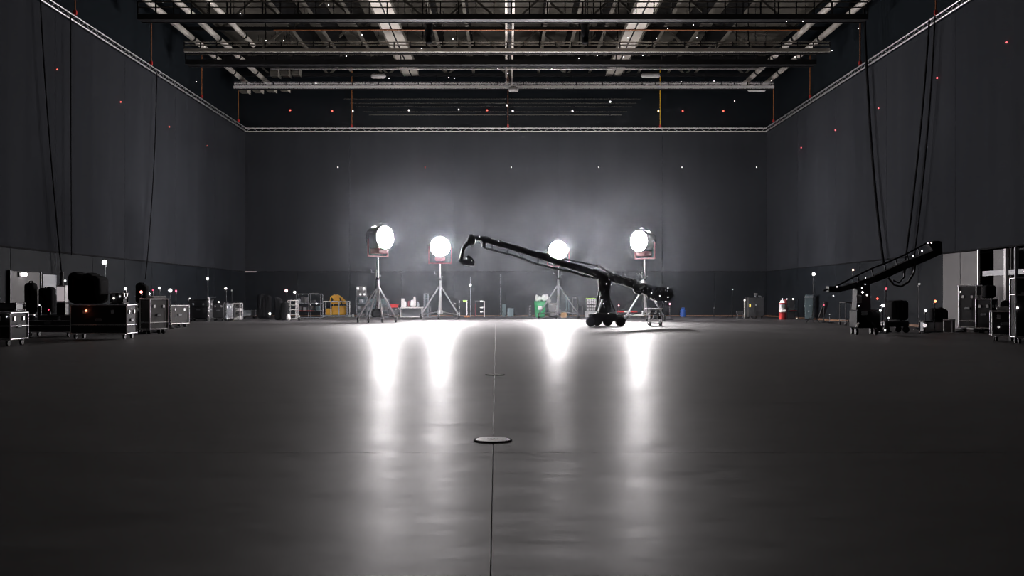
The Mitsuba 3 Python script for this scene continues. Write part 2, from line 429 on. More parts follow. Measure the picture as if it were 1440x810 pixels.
for x, w in ((603, 'left'), (823, 'right')):
    loc, P = at_px(x, 36.5)
    k = thing('chain_hoist', f'black chain hoist hanging under the roof {w} of the centre track', 'hoist', (loc[0], 36.5, 0))
    part(k, 'motor', lathe([(0, 0), (0.1, 0.0), (0.15, 0.12), (0.15, 0.5), (0.1, 0.62), (0, 0.62)], 14, (0, 0, Z(53, 36.5))), 'black_paint', smooth=40)
    part(k, 'chain_bag', cbox(-0.11, 0.11, -0.12, 0.12, Z(53, 36.5) - 0.22, Z(53, 36.5) + 0.02, 0.04), 'black_cloth')
    part(k, 'chain', rod((0, 0, Z(53, 36.5) + 0.6), (0, 0, ROOF), 0.018, 6), 'dark_steel')
for x, py, Y, lab in ((915, 106, 46.2, 'white capsule work lamp under the roof, at right of the centre track'), (532, 107, 46.2, 'white capsule work lamp under the roof, at left of the centre track'), (1064, 126, 48.2, 'white box lamp hanging at the far corner at right'), (722, 126, 47.0, 'small white box lamp under the farthest bridge at its middle')):
    loc, P = at_px(x, Y)
    w = 0.34 if x > 800 else 0.24
    if x == 722: w = 0.14
    k = thing('work_lamp', lab, 'lamp', (loc[0], Y, Z(py, Y)))
    part(k, 'housing', hull(np.vstack([ball((s * w, 0, 0), 0.11, 1).vertices for s in (-1, 1)])), 'white_paint', smooth=60)
    part(k, 'bracket', cbox(-w * 0.7, w * 0.7, -0.03, 0.03, 0.1, 0.15, 0.01), 'dark_steel')
    part(k, 'drop', rod((0, 0, 0.12), (0, 0, ROOF - Z(py, Y)), 0.012, 6), 'dark_steel')
for x0, x1, py, n in ((335, 410, 126, 4), (380, 425, 104, 3)):
    for i in range(n):
        xx = x0 + (x1 - x0) * (i + 0.5) / n
        yd = 48.4 if py > 110 else 47.8
        loc, P = at_px(xx, yd)
        k = thing('air_duct', f'pale duct piece in the far left corner, {("first", "second", "third", "fourth")[i]} from the wall, {"lower" if py > 110 else "upper"} row', 'duct', (loc[0], yd, Z(py, yd)))
        part(k, 'duct', cbox(-0.24, 0.18, -0.25, 0.25, -0.16 + 0.03 * i, 0.14, 0.05), 'roof_steel')
        part(k, 'flange', cbox(0.17, 0.21, -0.28, 0.28, -0.19 + 0.03 * i, 0.17, 0.01), 'pale_steel')
        part(k, 'strap', rod((0, 0, 0.1), (0, 0, ROOF - Z(py, yd)), 0.012, 5), 'dark_steel')

# small lights on the walls; rigging glints drawn as glowing balls
def marker(px, py, Y, rgb, label, group, r=0.035):
    loc, P = at_px(px, Y)
    k = thing('marker_light', label, 'light', (loc[0], Y, Z(py, Y)), 0, group)
    part(k, 'bulb', ball((0, 0, 0), r, 1), 'black_paint', emit=rgb)
    part(k, 'socket', cbox(-r, r, 0.3 * r, 2.2 * r, -r, r, 0.2 * r), 'black_paint')


for i, px in enumerate((475, 598, 719, 842, 959, 1064)):
    marker(px, 235, YB - 0.09, tuple(0.35 * c for c in (WHITE if i != 1 else RED)), f'pinpoint light in the row across the far wall, {("first", "second", "third", "fourth", "fifth", "sixth")[i]} from its left end', 'pinpoint lights on the far wall')
for i, y in enumerate((29.2, 34.0, 38.9, 43.8)):
    k = solo('marker_light', ball((0, 0, 0), 0.026, 1), 'black_paint', f'red pinpoint light on the left long wall, {("nearest the camera", "second from the camera", "second from the far corner", "nearest the far corner")[i]}', 'light', (XL + 0.06, y, 7.62), 0, 'red pinpoint lights on the wall at left', emit=(2.2, 0.25, 0.2))
for i, y in enumerate((26.1, 30.3, 35.1, 39.7, 44.3)):
    k = solo('marker_light', ball((0, 0, 0), 0.028, 1), 'black_paint', f'red pinpoint light on the right long wall, {ORD5[i]}', 'light', (XR - 0.06, y, 7.62), 0, 'red pinpoint lights on the wall at right', emit=(4.0, 0.3, 0.35))
for px, py, c, nm in ((408, 155, RED, 'red'), (467, 156, RED, 'red'), (685, 155, RED, 'red'), (960, 156, RED, 'red'), (1017, 156, RED, 'red'), (496, 156, WHITE, 'white'), (575, 155, WHITE, 'white'), (713, 148, WHITE, 'white'), (721, 156, WHITE, 'white'), (858, 143, WHITE, 'white'), (926, 156, AMBER, 'amber'), (805, 156, WHITE, 'white'), (645, 154, WHITE, 'dim white')):
    place_ = {408: 'above the left end of the rail', 467: 'left of the first drop rod', 685: 'left of the middle drop rod', 960: 'right of the amber one', 1017: 'nearest the far corner at right', 496: 'touching the first drop rod', 575: 'alone left of the middle', 713: 'on the middle drop rod', 721: 'just right of the middle drop rod', 858: 'higher than its neighbours', 926: 'beside the yellow drop rod', 805: 'between the middle and yellow rods', 645: 'left of a red one'}[px]
    marker(px, py, 50.7, tuple((0.8 if nm[0] != 'd' else 0.2) * v for v in c), f'small {nm} light on the black upper end wall, {place_}', None, 0.045)
spark = [(229, 3, 36), (338, 19, 34.9), (462, 7, 36.5), (374, 57, 38), (386, 31, 37), (399, 57, 38.2), (509, 49, 38.4), (563, 72, 40), (593, 68, 38.4), (637, 55, 38.2), (614, 87, 43), (615, 92, 43), (714, 103, 46), (700, 96, 44), (744, 88, 43), (770, 93, 43), (776, 97, 44.2), (549, 85, 41), (541, 90, 42), (487, 79, 40.1), (814, 82, 40.1), (877, 80, 40.1), (904, 78, 40), (939, 40, 37.3), (923, 54, 38), (980, 53, 38), (975, 35, 36), (1170, 71, 38.4), (1129, 30, 34.9), (1106, 30, 34.9), (1038, 91, 43.5), (1042, 91, 43.5), (1085, 113, 47.2), (1004, 114, 47.2), (958, 115, 47.2), (631, 109, 46), (639, 110, 46), (547, 110, 46), (444, 117, 47.2), (276, 115, 43.5), (319, 94, 41), (365, 92, 41), (840, 78, 40.1), (1033, 142, 50), (1118, 80, 38.3), (1207, 40, 35.4), (883, 53, 38), (864, 30, 36)]  # glints on the rigging metal, built as small glowing balls
def where_spark(Y): return ('high under the nearest black bridge' if Y < 36 else 'between the nearest and the pale middle bridge' if Y < 38.3 else 'on the pale middle bridge' if Y < 39.5 else 'by the black bridge behind the pale one' if Y < 41.5 else 'among thin pipes behind the middle bridges' if Y < 45 else 'by the farthest bridge')
ORD = 'first second third fourth fifth sixth seventh eighth ninth tenth eleventh twelfth thirteenth fourteenth'.split()
for px, py, Y in sorted(spark):
    loc, P = at_px(px, Y)
    nth = ORD[sum(1 for s in spark if s < (px, py, Y) and where_spark(s[2]) == where_spark(Y))]
    solo('rigging_glint', ball((0, 0, 0), 0.024, 1), 'black_paint', f'tiny glint drawn as a glowing dot {where_spark(Y)}, {nth} from the left', 'light', (loc[0], Y, Z(py, Y)), 0, 'glints in the rigging drawn as glowing dots', emit=(2.4, 2.3, 2.2))

# cables hanging down the long walls
def wall_cable(label, pts, r=0.035):
    pts = np.array(pts, float)
    t = np.linspace(0, 1, 24)
    q = np.array([(1 - t) ** 2 * pts[0][k] + 2 * t * (1 - t) * pts[1][k] + t ** 2 * pts[2][k] for k in range(3)]).T
    solo('hanging_cable', tube(q, r, 6), 'black_cloth', label, 'cable')


wall_cable('black cable hanging down the wall at right, farthest of the three', [(XR - 0.17, 36.2, TOP + 2.2), (XR - 0.17, 35.6, 5.6), (XR - 0.17, 34.3, 2.1)], 0.045)
wall_cable('black cable hanging down the wall at right, middle of the three', [(XR - 0.17, 30.6, TOP + 0.1), (XR - 0.17, 31.2, 5.6), (XR - 0.17, 32.6, 1.7)], 0.03)
wall_cable('black cable hanging down the wall at right, nearest of the three', [(XR - 0.17, 30.2, TOP + 0.1), (XR - 0.17, 30.6, 5.6), (XR - 0.17, 31.9, 1.7)], 0.025)
wall_cable('slanting black cable hanging down the wall at left', [(XL + 0.17, 27.9, TOP), (XL + 0.17, 28.2, 6.2), (XL + 0.17, 29.4, 0.9)], 0.02)
wall_cable('straight black cable hanging down the wall at left', [(XL + 0.17, 29.85, TOP), (XL + 0.17, 29.85, 6.2), (XL + 0.17, 29.9, 2.2)], 0.016)
wall_cable('black cable looped out from the wall at left, farthest down the wall', [(XL + 0.17, 37.2, TOP), (XL + 0.17, 37.0, 5.2), (XL + 0.17, 36.0, 1.6)], 0.018)

# ------------------------------------------------------------------ the four film lamps and their stands
def film_lamp(px, py, Y, yaw, label):
    """Lens centre at that pixel; the lamp hangs in a yoke on a stand whose mast stands below its pivot."""
    a = math.radians(yaw)
    piv = 0.42
    k = thing('film_lamp', label, 'lamp', (X(px, Y), Y, Z(py, Y)), a)
    prof = [(0, -0.05), (0.18, -0.045), (0.33, -0.02), (0.42, 0.02), (0.42, 0.03), (0, 0.03)]
    part(k, 'lens', turned(lathe(prof, 40), [1, 0, 0], -90), 'black_paint', 'glowing white fresnel lens', emit=(LAMP, LAMP * 0.945, LAMP * 0.955), weight=60, smooth=30)
    h = lathe([(0.425, 0.0), (0.47, 0.0), (0.47, 0.06), (0.45, 0.08), (0.45, 0.34), (0.41, 0.36), (0.41, 0.66), (0.36, 0.72), (0.30, 0.72), (0.30, 0.66), (0.0, 0.66)], 36)
    part(k, 'housing', turned(h, [1, 0, 0], -90), 'black_matte', smooth=30)
    part(k, 'rear_vent_fill', turned(lathe([(0, 0.662), (0.28, 0.662), (0.28, 0.672), (0, 0.672)], 24), [1, 0, 0], -90), 'black_paint', 'glow added at the rear vent to light the far wall', emit=(VENT_FILL, VENT_FILL * 0.97, VENT_FILL), weight=14)  # added light, brightens the far wall and the gear before it
    for z in (-0.16, 0.0, 0.16):
        w = math.sqrt(0.3 ** 2 - z * z)
        part(k, 'vent_louvre', cbox(-w, w, 0.70, 0.72, z - 0.025, z + 0.025, 0.006), 'black_paint')
    part(k, 'top_vent_fill', box(-0.12, 0.12, 0.42, 0.60, 0.412, 0.425), 'black_paint', 'glow added at the top vent to light the roof', emit=(VENT_FILL * 0.8, VENT_FILL * 0.76, VENT_FILL * 0.74), weight=8)  # added light, brightens the roof and bridges
    part(k, 'top_handle', tube([(-0.02, 0.1, 0.45), (-0.02, 0.12, 0.54), (-0.02, 0.2, 0.56), (-0.02, 0.32, 0.56), (-0.02, 0.36, 0.44)], 0.018), 'black_paint', smooth=50)
    part(k, 'ballast_box', cbox(-0.22, 0.22, 0.12, 0.62, -0.60, -0.40, 0.03), 'maroon', 'dark red box under the housing')
    for s in (-1, 1):
        part(k, 'tilt_knob', turned(lathe([(0, 0), (0.07, 0), (0.07, 0.05), (0, 0.05)], 14), [0, 1, 0], 90 * s, (s * 0.5, piv, 0)), 'black_paint')
    part(k, 'yoke', cat([bar((s * 0.49, piv, 0.04), (s * 0.49, piv, -0.68), 0.05, 0.04) for s in (-1, 1)] + [bar((-0.515, piv, -0.70), (0.515, piv, -0.70), 0.05, 0.05)]
                        + [bar((s * 0.49, piv, -0.62), (s * 0.44, piv, -0.70), 0.05, 0.05) for s in (-1, 1)]), 'maroon', 'dark red yoke')
    part(k, 'spigot', rod((0, piv, -0.72), (0, piv, -0.845), 0.03, 10), 'chrome')
    return X(px, Y) - math.sin(a) * piv, Y + math.cos(a) * piv, Z(py, Y) - 0.85


def lamp_stand(x, y, top, label, collar, spread, legs, low_brace, ballast):
    k = thing('lamp_stand', label, 'stand', (x, y, 0))
    part(k, 'mast', rod((0, 0, 0.28), (0, 0, collar + 0.4), 0.055, 14), 'chrome', smooth=50)
    part(k, 'mast', rod((0, 0, collar + 0.4), (0, 0, top), 0.036, 14), 'chrome', smooth=50)
    part(k, 'collar', rod((0, 0, collar - 0.05), (0, 0, collar + 0.05), 0.10, 14), 'alu', smooth=50)
    part(k, 'collar', rod((0, 0, collar + 0.34), (0, 0, collar + 0.42), 0.075, 14), 'dark_steel', smooth=50)
    part(k, 'crank_box', cbox(-0.13, -0.05, -0.09, 0.05, collar + 0.45, collar + 0.72, 0.012), 'dark_steel')
    part(k, 'crank_handle', tube([(-0.13, -0.05, collar + 0.6), (-0.24, -0.06, collar + 0.62), (-0.25, -0.06, collar + 0.75)], 0.012), 'alu')
    part(k, 'knob', ball((0.09, -0.05, collar + 0.5), 0.035, 1), 'chrome', smooth=True)
    part(k, 'power_cable', tube([(-0.05, 0.06, top), (-0.09, 0.07, top * 0.7), (-0.06, 0.08, collar + 0.2), (-0.08, 0.12, 0.35)], 0.016), 'rubber')
    for a in legs:
        a = math.radians(a)
        e = np.array([math.cos(a) * spread, math.sin(a) * spread, 0.17])
        part(k, 'leg', rod((math.cos(a) * 0.09, math.sin(a) * 0.09, collar), e, 0.03, 10), 'chrome', smooth=50)
        part(k, 'brace', rod((0, 0, 0.34), e + (0, 0, 0.02), 0.022 if low_brace else 0.014, 8), 'chrome' if low_brace else 'dark_steel', smooth=50)
        c = part(k, 'caster', turned(lathe([(0, -0.03), (0.105, -0.03), (0.115, -0.015), (0.115, 0.015), (0.105, 0.03), (0, 0.03)], 18), [0, 1, 0], 90, e * (1, 1, 0) + (0, 0, 0.115)), 'rubber', smooth=40)
        part(c, 'fork', cbox(e[0] - 0.05, e[0] + 0.05, e[1] - 0.02, e[1] + 0.02, 0.15, 0.215, 0.01), 'alu')
    if ballast:
        part(k, 'ballast_bag', cbox(-0.20, 0.18, -0.42, -0.10, 0.2, 0.52, 0.06), 'black_cloth', 'black ballast box at the foot')
        part(k, 'ballast_strap', bar((0, -0.1, 0.5), (0, -0.03, 0.9), 0.04, 0.01), 'black_cloth')
    else:
        part(k, 'drive_unit', cbox(-0.12, 0.12, -0.1, 0.1, 0.22, 0.40, 0.02), 'alu')
    return k


LAMPS = [(542, 334, 37.5, 49, 'big film lamp turned to the right, its dark housing seen from the side', 1.27, 0.76, (200, 250, 290, 340), False, True),
         (619, 347, 43.0, 4, 'big film lamp facing the camera, beside the crane head', 1.36, 0.86, (180 + 15, 270, 345), True, False),
         (785, 352, 45.0, -4, 'big film lamp facing the camera, just above the crane arm', 1.43, 0.92, (190, 262, 350), True, False),
         (898, 339, 40.5, -45, 'big film lamp turned to the left, nearest the crane counterweight', 1.30, 0.82, (192, 268, 335), False, False)]
for (px, py, Y, yaw, lab, collar, spread, legs, low, bal) in LAMPS:
    x, y, top = film_lamp(px, py, Y, yaw, lab)
    lamp_stand(x, y, top, {542: 'tall chrome lamp stand with a black ballast box, under the lamp turned right', 619: 'tall chrome lamp stand under the lamp beside the crane head', 785: 'tall chrome lamp stand beside the green bin', 898: 'tall chrome lamp stand behind the crane counterweight'}[px], collar, spread, legs, low, bal)


# ------------------------------------------------------------------ camera crane in front of the lamps
def wheel(k, p, r, w):
    m = turned(lathe([(0, -w / 2), (r * 0.82, -w / 2), (r, -w / 4), (r, w / 4), (r * 0.82, w / 2), (0, w / 2)], 24), [1, 0, 0], 90, p)
    q = part(k, 'wheel', m, 'rubber', smooth=35)
    part(q, 'hub', turned(lathe([(0, -w * 0.55), (r * 0.4, -w * 0.55), (r * 0.4, w * 0.55), (0, w * 0.55)], 16), [1, 0, 0], 90, p), 'dark_steel')


def plate(pts, y0, y1): return hull([(p[0], y, p[2]) for p in pts for y in (y0, y1)])


loc, P = at_px(851, 32.3)
k = thing('camera_crane', 'long black camera crane on a wheeled base, reaching over between the lit lamps', 'camera crane', loc)
for p in ((-0.48, -0.12), (0.48, -0.12), (0.12, 0.42), (-0.22, 0.5)):
    wheel(k, (p[0], p[1], 0.165), 0.165, 0.16)
part(k, 'chassis', hull([(x, y, z) for (x, y) in ((-0.42, -0.05), (0.42, -0.05), (0.2, 0.42), (-0.25, 0.45)) for z in (0.17, 0.38)] + [(x, y, 0.44) for x in (-0.25, 0.2) for y in (0.0, 0.3)]), 'black_paint')
part(k, 'mud_guard', cbox(-0.55, -0.36, -0.16, 0.02, 0.34, 0.40, 0.02), 'black_paint')
part(k, 'mud_guard', cbox(0.36, 0.56, -0.16, 0.02, 0.34, 0.40, 0.02), 'black_paint')
part(k, 'column', hull([(x, y, 0.42) for x in (-0.2, 0.2) for y in (0.02, 0.3)] + [(x, y, 1.35) for x in (-0.13, 0.13) for y in (0.05, 0.27)]), 'black_paint')
part(k, 'strut', rod(P(847, 421, -0.05), P(841, 438, -0.12), 0.03, 8), 'alu', 'bright metal strut of the column', smooth=50)
part(k, 'strut', rod(P(855, 413, -0.05), P(864.5, 438, -0.12), 0.025, 8), 'black_paint')
part(k, 'strut', rod(P(844, 402, 0.2), P(839, 438, 0.3), 0.03, 8), 'black_paint')
part(k, 'pivot_head', hull([P(841, 392, d) for d in (-0.1, 0.4)] + [P(860, 390, d) for d in (-0.1, 0.4)] + [P(858, 407, d) for d in (-0.05, 0.35)] + [P(843, 410, d) for d in (-0.05, 0.35)]), 'black_paint')
part(k, 'pivot_disc', turned(lathe([(0, 0), (0.17, 0), (0.17, 0.05), (0, 0.05)], 20), [1, 0, 0], 90, P(851, 398, -0.1)), 'dark_steel')
for (x, y) in ((852, 399.5), (859, 400), (848, 427), (855, 441), (843, 417)): dot(k, P(x, y, -0.17 if y < 410 else -0.13), 0.022, (1.6, 1.6, 1.7))
beam = [(680, 337, 7.4), (703, 342.8, 8), (728.5, 350, 8.2), (760, 360, 8.4), (790, 370, 8.6), (836, 384, 10), (866, 391.5, 12), (893, 400, 12), (917, 407, 11)]
names = 'arm_section'
for (x0, y0, h0), (x1, y1, h1) in zip(beam[:-1], beam[1:]):
    part(k, names, hull([P(x, y + s * h / 2, d) for (x, y, h) in ((x0, y0, h0), (x1 + 0.6, y1 + 0.2, h1)) for s in (-1, 1) for d in (0.03, 0.27)]), 'black_paint')
for (x, y, h) in beam[1:-1]:
    part(k, 'joint_plate', hull([P(x + dx, y + dx * 0.3 + s * (h / 2 + 1), d) for dx in (-2, 2) for s in (-1, 1) for d in (0.0, 0.3)]), 'dark_steel')
low = [(681, 348.5), (722, 359), (758, 372), (804, 382.5), (826, 389.5), (843, 392)]
part(k, 'lower_chord', tube([P(x, y, 0.15) for x, y in low], 0.032, 8), 'black_paint', smooth=50)
up = lambda x: float(np.interp(x, [b[0] for b in beam], [b[1] for b in beam]))
dn = lambda x: float(np.interp(x, [b[0] for b in low], [b[1] for b in low]))
for x in (692, 714, 735, 757, 780, 802, 822):
    part(k, 'strut', bar(P(x + 0.8, up(x), 0.15), P(x - 0.8, dn(x), 0.15), 0.06, 0.075), 'black_paint')
for x in (735, 812):
    part(k, 'strut', bar(P(x - 6, up(x - 6) + 4, 0.15), P(x - 1, dn(x), 0.15), 0.03, 0.03), 'black_paint')
part(k, 'stay_rod', tube([P(745, 353, 0.15), P(772, 357.5, 0.15), P(801, 365.5, 0.15), P(841, 373.5, 0.15)], 0.022, 6), 'black_paint')
part(k, 'stay_post', bar(P(841, 373, 0.15), P(837.5, 382, 0.15), 0.05, 0.05), 'black_paint')
part(k, 'stay_rod', rod(P(841, 373, 0.15), P(860, 385, 0.15), 0.035, 8), 'chrome', 'bright stay rod over the pivot', smooth=50)
for (x0, y0, x1, y1) in ((859.5, 383.5, 872, 388.5), (873.5, 388.6, 887, 392.8)):
    part(k, 'top_plate', hull([P(x0, y0, d) for d in (0.0, 0.3)] + [P(x1, y1, d) for d in (0.0, 0.3)] + [P(x0, y0 + 1.6, d) for d in (0.0, 0.3)] + [P(x1, y1 + 1.6, d) for d in (0.0, 0.3)]), 'chrome', 'bright top plate of the arm')
part(k, 'counterweight', plate([P(x, y) for x, y in ((905, 402), (946, 405.5), (947, 416), (941, 423), (921, 423), (903, 412))], -0.12, 0.42), 'black_paint', 'black counterweight block at the short end')
for i in range(6):
    x = 911 + i * 6
    part(k, 'weight_disc', plate([P(x - 1.6, 404 + i * 0.3), P(x + 1.6, 404 + i * 0.3), P(x + 1.6, 420), P(x - 1.6, 420)], -0.17, -0.11), 'dark_steel')
part(k, 'weight_clamp', hull([P(x, y, d) for x, y in ((899, 405.5), (906, 401), (907, 403), (900, 407.5)) for d in (-0.14, 0.1)]), 'chrome', 'bright clamp of the counterweight')
part(k, 'tail_bracket', plate([P(x, y) for x, y in ((890, 405), (904, 409), (902, 415), (893, 412))], 0.0, 0.3), 'black_paint')
part(k, 'tail_strut', rod(P(915.5, 411, -0.1), P(925, 431, -0.1), 0.022, 8), 'alu')
for (x, y) in ((902, 396), (938, 405), (935, 424), (922, 424), (926.5, 416), (938, 418), (915, 412)): dot(k, P(x, y, -0.2), 0.025 if x > 903 else 0.055, (1.8, 1.8, 1.9) if x > 903 else (5, 5, 5))
for (x, y) in ((701.5, 339), (754.5, 353), (802, 368)): dot(k, P(x, y, 0.0), 0.02, (2.2, 2.2, 2.4))
part(k, 'nose_arm', hull([P(x, y, d) for x, y in ((662, 331), (664, 335.5), (682, 331.8), (690, 333.5), (690, 340), (681, 337)) for d in (0.06, 0.24)]), 'black_paint')
part(k, 'nose_plate', plate([P(x, y) for x, y in ((678.5, 333), (684, 333), (683.5, 348.5), (678.5, 347.5))], 0.02, 0.28), 'black_paint')
arc = [P(671.5 + 6.5 * math.cos(a), 345 - 7.5 * math.sin(a), 0.15) for a in np.radians(np.linspace(-8, 112, 12))]
part(k, 'nose_arch', tube(arc, 0.035, 8), 'alu', 'bright arch under the nose', smooth=50)
h = part(k, 'remote_head', plate([P(x, y) for x, y in ((658, 335), (660.5, 331), (668.5, 331.5), (668, 341), (664, 346), (657.5, 343.5))], 0.0, 0.3), 'black_paint', 'black remote head holding the hanging camera')
part(h, 'pan_motor', rod(P(662.5, 328.8, 0.15), P(662.5, 333, 0.15), 0.07, 14), 'black_paint', smooth=50)
part(h, 'neck', tube([P(663, 339, 0.15), P(657, 342.5, 0.15), P(652.5, 347.5, 0.15), P(650.5, 353, 0.15), P(649.6, 359, 0.15), P(648.5, 366, 0.15)], 0.062, 10), 'black_paint', smooth=50)
part(h, 'base_plate', plate([P(x, y) for x, y in ((644.5, 366.5), (647, 363), (654, 366), (667, 371), (666, 373.2), (650, 371.8))], -0.02, 0.32), 'black_paint')
part(h, 'camera_body', hull([P(x, y, d) for x, y in ((655.5, 361.5), (658.6, 358.4), (663, 361.5), (668, 367.5), (667, 371.5), (653.5, 371)) for d in (0.03, 0.27)] + [P(661, 365, -0.03)]), 'black_paint', 'dark camera slung below the head')
part(h, 'lens', rod(P(661, 366.5, 0.02), P(660.5, 367, -0.13), 0.07, 16), 'black_paint', smooth=50)
part(h, 'under_bar', rod(P(651.5, 372.4, 0.1), P(666.5, 374, 0.1), 0.016, 6), 'alu', smooth=50)
for (x, y, r) in ((656, 363.5, 0.022), (644.5, 364.5, 0.016), (655, 340, 0.018), (657.5, 336, 0.018), (674.5, 333, 0.02)): dot(h, P(x, y, -0.07), r, (2.6, 2.6, 2.8))

# cage cart in front of the crane's counterweight
loc, P = at_px(922, 33.2)
k = thing('equipment_cart', 'small silver cage cart on casters below the crane counterweight', 'cart', loc)
for x in (914, 930):
    for d in (0.0, 0.36):
        part(k, 'post', rod(P(x, 455, d), P(x, 435.5, d), 0.014, 8), 'alu', smooth=50)
        part(k, 'caster', turned(lathe([(0, -0.025), (0.065, -0.025), (0.065, 0.025), (0, 0.025)], 16), [0, 1, 0], 90, P(x, 455, d) * (1, 1, 0) + (0, 0, 0.065)), 'rubber', smooth=40)
for py in (435.5, 441.5, 448, 454):
    part(k, 'shelf', cbox(P(913, 0)[0], P(931, 0)[0], -0.02, 0.38, P(0, py)[2] - 0.014, P(0, py)[2] + 0.014, 0.006), 'alu' if py < 436 or py > 450 else 'dark_steel')
for i, (x, py, h) in enumerate(((917, 441.5, 4), (926, 441.5, 5), (916, 448, 4), (922, 448, 5), (928, 448, 4))):
    part(k, 'stored_box', cbox(P(x - 2.2, 0)[0], P(x + 2.2, 0)[0], 0.05, 0.3, P(0, py)[2] + 0.015, P(0, py - h)[2], 0.012), ('case_panel', 'grey_paint')[i % 2])
part(k, 'top_tray', cbox(P(909, 0)[0], P(933, 0)[0], -0.03, 0.4, P(0, 435)[2], P(0, 433.4)[2], 0.01), 'alu', 'silver top tray')

# second crane by the wall at right, arm rising to the right
loc, P = at_px(1214, 25.2)
k = thing('camera_crane', 'dark camera crane parked by the wall at right, its arm rising towards the upper right', 'camera crane', loc)
main = [(1166, 404.5, 4), (1186, 406, 7), (1223, 395.5, 9), (1246, 386, 11), (1274, 373, 11), (1300, 363, 11), (1325, 352, 10)]
for (x0, y0, h0), (x1, y1, h1) in zip(main[:-1], main[1:]):
    part(k, 'arm_section', hull([P(x, y + s * h / 2, d) for (x, y, h) in ((x0, y0, h0), (x1, y1, h1)) for s in (-1, 1) for d in (0.0, 0.24)]), 'black_matte')
part(k, 'upper_chord', tube([P(1160, 409, 0.12), P(1179, 402, 0.12), P(1204, 389, 0.12), P(1228, 377.5, 0.12), P(1250, 369, 0.12), P(1274, 358.5, 0.12), P(1305, 342, 0.12), P(1318, 339, 0.12)], 0.022, 6), 'black_matte')
part(k, 'end_cap', hull([P(x, y, d) for x, y in ((1306, 343), (1318, 338.5), (1325, 339.5), (1326, 355), (1318, 360)) for d in (0.02, 0.22)]), 'black_matte')
uc = lambda x: float(np.interp(x, [1160, 1179, 1204, 1228, 1250, 1274, 1305], [409, 402, 389, 377.5, 369, 358.5, 342]))
mn = lambda x: float(np.interp(x, [b[0] for b in main], [b[1] for b in main]))
for x in (1190, 1208, 1228, 1246, 1262, 1278, 1294):
    part(k, 'strut', bar(P(x, uc(x), 0.12), P(x + 3, mn(x + 3), 0.12), 0.03, 0.03), 'black_matte')
part(k, 'nose_box', cbox(P(1166, 0)[0], P(1184, 0)[0], 0.0, 0.25, P(0, 411)[2], P(0, 404)[2], 0.02), 'black_matte')
part(k, 'hose_loop', tube([P(1286, 370, -0.05), P(1284, 384, -0.05), P(1276, 397, -0.05), P(1266, 403, -0.05), P(1256, 401, -0.05), P(1248, 391, -0.05)], 0.028, 6), 'rubber')
part(k, 'hose_loop', tube([P(1272, 377, -0.05), P(1270, 390, -0.05), P(1263, 398, -0.05), P(1254, 394, -0.05)], 0.022, 6), 'rubber')
part(k, 'column', hull([(x, y, 0.5) for x in (-0.22, 0.16) for y in (-0.1, 0.25)] + [P(x, 396, d) for x in (1205, 1222) for d in (-0.06, 0.25)]), 'black_matte')
part(k, 'base_box', cbox(-0.24, 0.36, -0.25, 0.35, 0.16, 0.62, 0.03), 'black_matte')
part(k, 'control_panel', cbox(P(1206, 0)[0], P(1214, 0)[0], -0.3, -0.26, P(0, 443)[2], P(0, 437)[2], 0.01), 'grey_paint')
part(k, 'monitor', cbox(P(1199, 0)[0], P(1206, 0)[0], -0.3, -0.26, P(0, 426)[2], P(0, 415)[2], 0.01), 'grey_panel')
for (x, d) in ((1198, -0.32), (1204, 0.3), (1224, -0.34), (1231, 0.3)):
    e = np.array([X(x, 25.2) - loc[0], d, 0.08])
    part(k, 'leg', rod(e + (0, 0, 0.1), (0.0, 0.0, 0.55), 0.03, 8), 'alu' if x == 1198 else 'black_matte', smooth=50)
    part(k, 'caster', turned(lathe([(0, -0.03), (0.08, -0.03), (0.08, 0.03), (0, 0.03)], 16), [0, 1, 0], 90, e), 'rubber', smooth=40)
for (x, y, r, c) in ((1206.5, 411, 0.032, WHITE), (1205.5, 405, 0.02, WHITE), (1212.5, 415, 0.028, WHITE), (1210, 400, 0.016, WHITE), (1302, 342.5, 0.022, WHITE), (1297, 343, 0.02, (1.5, 1.5, 1.5)), (1289, 353.5, 0.024, WHITE), (1276.5, 361, 0.022, WHITE), (1210.5, 391, 0.02, (2, 2, 2)), (1171, 403.5, 0.022, (2, 2, 2)), (1231, 430, 0.02, WHITE), (1166, 416, 0.025, (2, 2, 2)), (1227, 420, 0.03, RED), (1201, 430, 0.024, (2.5, 2.5, 2.5))):
    dot(k, P(x, y, -0.33), r, c)
part(k, 'lamp_stalk', rod(P(1231, 452, -0.33), P(1231, 437, -0.33), 0.01, 6), 'alu')
dot(k, P(1231, 436.5, -0.33), 0.035, (6, 6, 6))

# ------------------------------------------------------------------ flight cases, racks, carts and stands
CORNER = ply(ball((0, 0, 0), 0.026, 1), 'chrome', True)
CASTER = ply(turned(lathe([(0, -0.022), (0.055, -0.022), (0.055, 0.022), (0, 0.022)], 14), [0, 1, 0], 90, (0, 0, 0.055)), 'rubber', 40)
FORK = ply(cbox(-0.03, 0.03, -0.04, 0.04, 0.09, 0.125, 0.006), 'alu')

